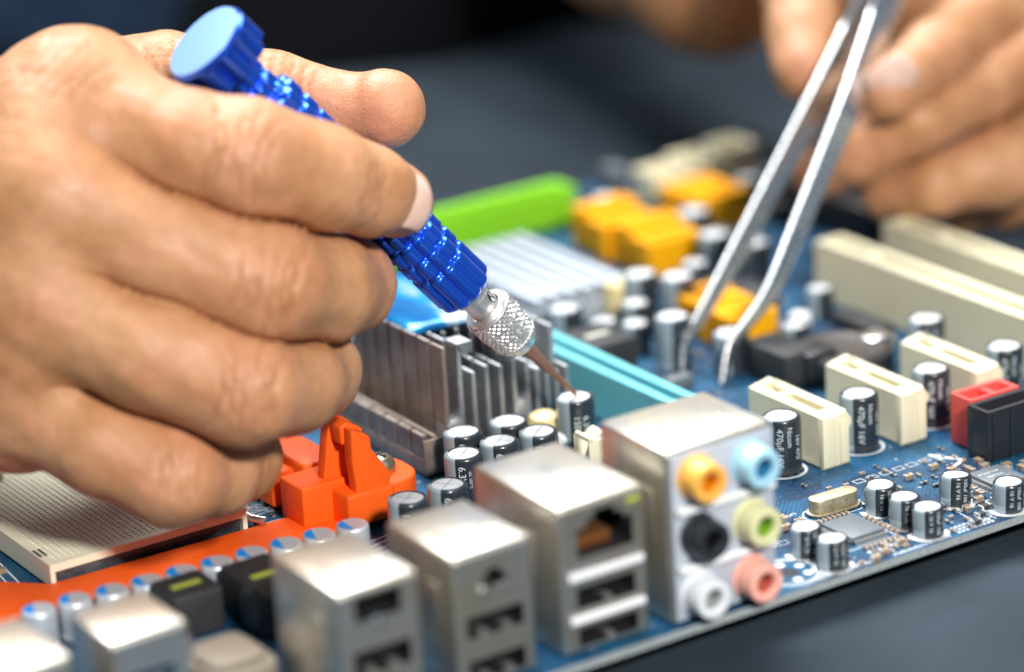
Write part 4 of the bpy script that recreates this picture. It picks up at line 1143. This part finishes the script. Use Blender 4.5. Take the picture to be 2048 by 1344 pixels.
RIGHT_HAND = {'fingers': [[(-129.4, 99.1, 92.1, 12.4), (-123.6, 85.8, 87.0, 11.1), (-118.1, 76.6, 85.1, 10.9), (-110.7, 71.2, 83.2, 11.3), (-96.2, 69.6, 77.0, 10.0), (-85.5, 70.8, 71.8, 8.4), (-77.1, 74.8, 67.1, 7.1)], [(-140.2, 89.7, 77.4, 13.2), (-126.7, 75.2, 68.9, 11.6), (-111.6, 64.8, 60.7, 11.2), (-97.3, 71.0, 54.8, 10.5), (-85.7, 81.8, 50.2, 9.4), (-76.3, 97.0, 46.6, 8)], [(-146.0, 88.2, 59.5, 12.5), (-133.4, 71.8, 51.0, 11.2), (-119.4, 62.2, 42.8, 10.8), (-107.0, 67.9, 39.1, 9.8), (-96.8, 77.9, 36.1, 9.2), (-88.5, 93.8, 32.8, 8)], [(-150.2, 92.8, 40.4, 11.2), (-142.1, 77.1, 32.8, 9.6), (-132.8, 68.8, 26.7, 9.3), (-122.3, 73.4, 23.4, 8.5), (-112.9, 80.4, 21.3, 8.0), (-105.9, 95.8, 17.7, 7)], [(-113.1, 134.2, 80.8, 14), (-96.6, 131.0, 82.8, 10.5), (-81.7, 114.5, 80.3, 9.4), (-70.7, 103.9, 77.3, 7.9), (-67.7, 100.8, 77.3, 7.3), (-65.6, 96.3, 78.8, 7.9)]], 'palm': [((-158.1, 162.4, 57.5, 16), (-127.8, 102.6, 91.1, 12.4)), ((-158.9, 161.5, 54.2, 16), (-138.7, 93.2, 76.3, 13.2)), ((-159.8, 160.6, 50.7, 16), (-144.5, 91.8, 58.3, 12.5)), ((-160.5, 159.7, 47.5, 16), (-148.8, 96.3, 39.0, 11.2)), ((-163.6, 173.8, 55.7, 27), (-154.3, 150.3, 58.2, 26)), ((-163.6, 173.8, 55.7, 27), (-166.2, 342.6, 22.4, 32)), ((-150.2, 147.6, 57.9, 24), (-133.9, 118.9, 67.3, 17)), ((-150.2, 147.6, 57.9, 24), (-139.6, 116.4, 46.6, 16)), ((-145.3, 158.2, 60.7, 15), (-115.4, 134.6, 78.5, 12)), ((-135.6, 127.0, 75.0, 13), (-122.1, 116.8, 85.6, 12.5)), ((-130.8, 126.1, 65.0, 18), (-103.5, 129.9, 54.9, 12)), ((-135.8, 120.6, 44.6, 16), (-114.3, 124.5, 32.0, 12)), ((-131.7, 102.2, 90.3, 12.6), (-140.6, 94.5, 76.4, 13.2)), ((-140.6, 94.5, 76.4, 13.2), (-146.7, 93.2, 58.4, 12.6)), ((-146.7, 93.2, 58.4, 12.6), (-150.1, 97.6, 40.0, 11.2)), ((-139.7, 114.8, 78.6, 12.5), (-146.0, 107.8, 70.5, 15)), ((-145.5, 108.3, 72.3, 15.5), (-150.3, 106.8, 55.8, 15)), ((-150.3, 106.8, 55.8, 15), (-152.5, 111.5, 45.9, 12.5)), ((-152.5, 111.5, 45.9, 12), (-149.9, 98.4, 39.2, 11)), ((-136.4, 97.7, 84.6, 13), (-144.7, 107.8, 72.3, 15)), ((-143.7, 93.9, 67.4, 12.8), (-146.9, 105.4, 63.4, 15)), ((-149.2, 94.6, 49.2, 12), (-150.6, 104.0, 54.5, 15))], 'kp': 11.0, 'lo': (-202.2, 30.0, -13.6), 'hi': (-54.0, 379.0, 108.0), 'creases': [((-115.7, 63.3, 86.5), (0.78, -0.607, -0.292), (-0.345, -0.779, 0.612), 2.0, 6, 0.8, 9), ((-88.5, 64.6, 73.9), (0.941, -0.354, -0.345), (-0.284, -0.859, 0.512), 1.5, 3, 0.4, 7), ((-116.3, 56.7, 63.9), (0.891, -0.434, -0.312), (-0.391, -0.829, 0.424), 2.0, 6, 0.8, 9), ((-90.7, 71.3, 53.7), (0.911, 0.154, -0.368), (0.505, -0.89, 0.117), 1.4, 5, 0.4, 8), ((-123.3, 53.7, 46.2), (0.914, -0.409, -0.218), (-0.349, -0.857, 0.421), 1.9, 6, 0.8, 8.5), ((-98.1, 72.1, 38.7), (0.946, 0.365, -0.114), (0.505, -0.89, 0.117), 1.4, 4, 0.2, 7), ((-134.9, 61.2, 29.8), (0.864, -0.489, -0.184), (-0.372, -0.882, 0.327), 1.8, 5, 0.6, 7), ((-113.6, 74.3, 24.1), (0.919, 0.31, 0.014), (0.505, -0.89, 0.117), 1.3, 4, 0.18, 7), ((-82.4, 106.3, 85.4), (0.792, -0.594, -0.245), (-0.071, -0.228, 1.142), 2.1, 6, 0.65, 8), ((-100.4, 122.1, 90.4), (0.906, -0.468, 0.226), (-0.143, -0.333, 1.081), 2.4, 5, 0.4, 9), ((-136.5, 92.0, 100.2), (0.45, -0.532, -0.604), (-0.467, -0.275, 1.037), 2.2, 5, 0.16, 11)], 'flush': [(-72.1, 91.9, 76.6, 14, 0.9), (-75.5, 95.3, 79.6, 12, 0.6), (-73.9, 69.4, 67.7, 9, 0.5), (-115.6, 61.3, 88.1, 13, 0.35), (-116.1, 54.8, 65.9, 13, 0.35), (-123.7, 51.8, 47.4, 13, 0.4), (-131.3, 59.8, 31.3, 14, 0.4), (-81.1, 76.6, 50.4, 10, 0.4), (-132.5, 70.1, 18.3, 12, 0.5)], 'bulge': [(-131.2, 94.2, 101.6, 11, 0.5), (-144.9, 79.7, 82.6, 10, 1.4), (-150.8, 78.1, 64.2, 10, 1.2), (-117.2, 56.7, 65.7, 8, 0.6), (-115.9, 62.7, 87.9, 8, 0.5), (-123.9, 54.3, 47.2, 8, 0.6)], 'nails': [((-79.3, 65.4, 70.1), (0.935, -0.124, -0.342), (-0.008, -0.932, 0.359), 11.0, 10.8, 0.8), ((-81.4, 88.4, 36.3), (0.649, 0.822, -0.059), (0.761, -0.679, 0.105), 9, 10, 1.0)]}
LEFT_HAND = {'fingers': [[(172.6, 154.6, 58.0, 11), (131.9, 140.9, 54.3, 9.6), (117.7, 136.3, 52.2, 9.0), (102.2, 129.3, 51.3, 8.3), (83.8, 124.0, 47.2, 7.0)], [(162.3, 137.8, 47.4, 11), (117.6, 128.2, 41.7, 8.6), (93.8, 126.4, 37.8, 7.9), (83.7, 134.6, 30.6, 7.3), (79.4, 144.6, 24.2, 6.3)], [(157.2, 132.2, 26.5, 11), (117.5, 123.7, 22.0, 10.2), (99.1, 125.9, 20.8, 7.6), (94.0, 137.4, 16.8, 6.2)], [(162.8, 141.8, 13.0, 9.5), (126.5, 132.4, 11.2, 8), (115.6, 136.3, 10.3, 6.8), (116.2, 150.2, 8.7, 6)], [(122.6, 213.8, 80.5, 13), (104.1, 183.0, 69.0, 10.5), (93.4, 168.0, 62.1, 9.6), (83.5, 155.0, 55.2, 8.4), (78.1, 147.3, 49.7, 7.8)]], 'palm': [((152.9, 249.9, 62.5, 18), (178.0, 160.4, 56.1, 12)), ((152.9, 249.9, 62.5, 18), (167.7, 143.6, 45.4, 12)), ((152.9, 249.9, 62.5, 18), (162.6, 138.0, 24.3, 12)), ((152.9, 249.9, 62.5, 18), (168.1, 147.6, 10.7, 10.5)), ((176.7, 159.0, 56.6, 11), (166.3, 142.2, 45.9, 11)), ((166.3, 142.2, 45.9, 11), (161.2, 136.5, 24.9, 11)), ((161.2, 136.5, 24.9, 11), (166.8, 146.1, 11.3, 11)), ((128.6, 221.8, 78.5, 15), (152.9, 249.9, 62.5, 18)), ((152.6, 249.5, 61.2, 19), (134.5, 260.2, 44.9, 22)), ((134.5, 260.2, 44.9, 22), (132.3, 298.2, 51.6, 23)), ((132.3, 298.2, 51.6, 23), (175.2, 443.0, 79.3, 30))], 'lo': (66.0, 110.0, -4.0), 'hi': (209.0, 477.0, 113.0), 'creases': [((98.9, 124.1, 53.4), (-0.806, 0.283, -0.519), (-0.284, -0.859, 0.512), 1.8, 4, 0.35, 7), ((124.4, 134.1, 55.7), (-0.806, 0.283, -0.519), (-0.261, -0.833, 0.606), 2.0, 5, 0.4, 8), ((109.7, 121.7, 43.7), (-0.825, 0.336, -0.422), (-0.261, -0.833, 0.606), 1.8, 4, 0.3, 7), ((81.4, 127.9, 34.1), (-0.825, 0.336, -0.422), (-0.261, -0.833, 0.606), 1.6, 3, 0.25, 7)], 'flush': [(73.4, 141.4, 52.3, 10, 0.6), (75.8, 139.8, 25.4, 9, 0.7), (79.2, 119.3, 47.2, 8, 0.3), (98.7, 124.7, 53.1, 9, 0.4)], 'nails': [((81.5, 118.6, 51.2), (-0.684, 0.331, -0.583), (-0.465, -0.941, 0.046), 12.5, 9.6, 0.9)]}
build_hand('hand', RIGHT_HAND, 0.8, 'large hand in front gripping the blue screwdriver')
build_hand('hand', LEFT_HAND, 1.1, 'blurred hand at the upper right pinching the steel tweezers')


# ------------------------------------------------------------------ background things
def lump(name, c, rx, ry, rz_, M, seed, fold=.12, label='', cat=''):
    rnd = random.Random(seed); b = MB(); nu, nv = 48, 24; vs = []; fs = []
    ph = [rnd.uniform(0, 6) for _ in range(6)]
    for j in range(nv + 1):
        for i in range(nu):
            a = 2 * math.pi * i / nu; t = math.pi / 2 * j / nv
            q = 1 + fold * math.sin(3 * a + ph[0] + 2 * t) + fold * .6 * math.sin(7 * a + ph[1]) * math.cos(t) + fold * .4 * math.sin(11 * a + ph[2] + 3 * t)
            vs.append((c[0] + rx * q * math.cos(a) * math.cos(t), c[1] + ry * q * math.sin(a) * math.cos(t), c[2] + rz_ * math.sin(t) * (1 + .15 * math.sin(5 * a + ph[3]))))
    for j in range(nv):
        for i in range(nu): fs.append((j * nu + i, j * nu + (i + 1) % nu, (j + 1) * nu + (i + 1) % nu, (j + 1) * nu + i))
    o = b.add(vs, fs).build(name, [M], angle=80); tag(o, label, cat); return o
lump('clothing_standin', (40, 590, -8), 150, 130, 60, mat('navy_cloth', (.003, .010, .028), .9, spec=.1, var=.5, vscale=25, base2=(.012, .026, .045)), 2, .10, 'dark navy lump standing in for the clothing of the person behind the table, back left', 'cloth')  # lump added in place of the person's navy clothing
lump('shirt_standin', (205, 470, -8), 150, 82, 34, mat('black_cloth', (.003, .0035, .0045), .95, spec=.05), 5, .12, 'black lump standing in for the shirt of the person behind the table', 'cloth')  # lump added in place of the person's black shirt
b = MB(); b.lathe([(7, 0), (8.5, 1.5), (9, 6), (9, 38), (8, 44), (5, 47), (.01, 48)], 28)
o = b.build('tool_handle', [mat('dark_red_plastic', (.30, .012, .006), .4)]); o.location = Vector((163, 158, 2.2)) * MM; o.rotation_euler = (R(90), 0, R(40)); tag(o, 'dark red tool handle at the right edge behind the fingers', 'tool')
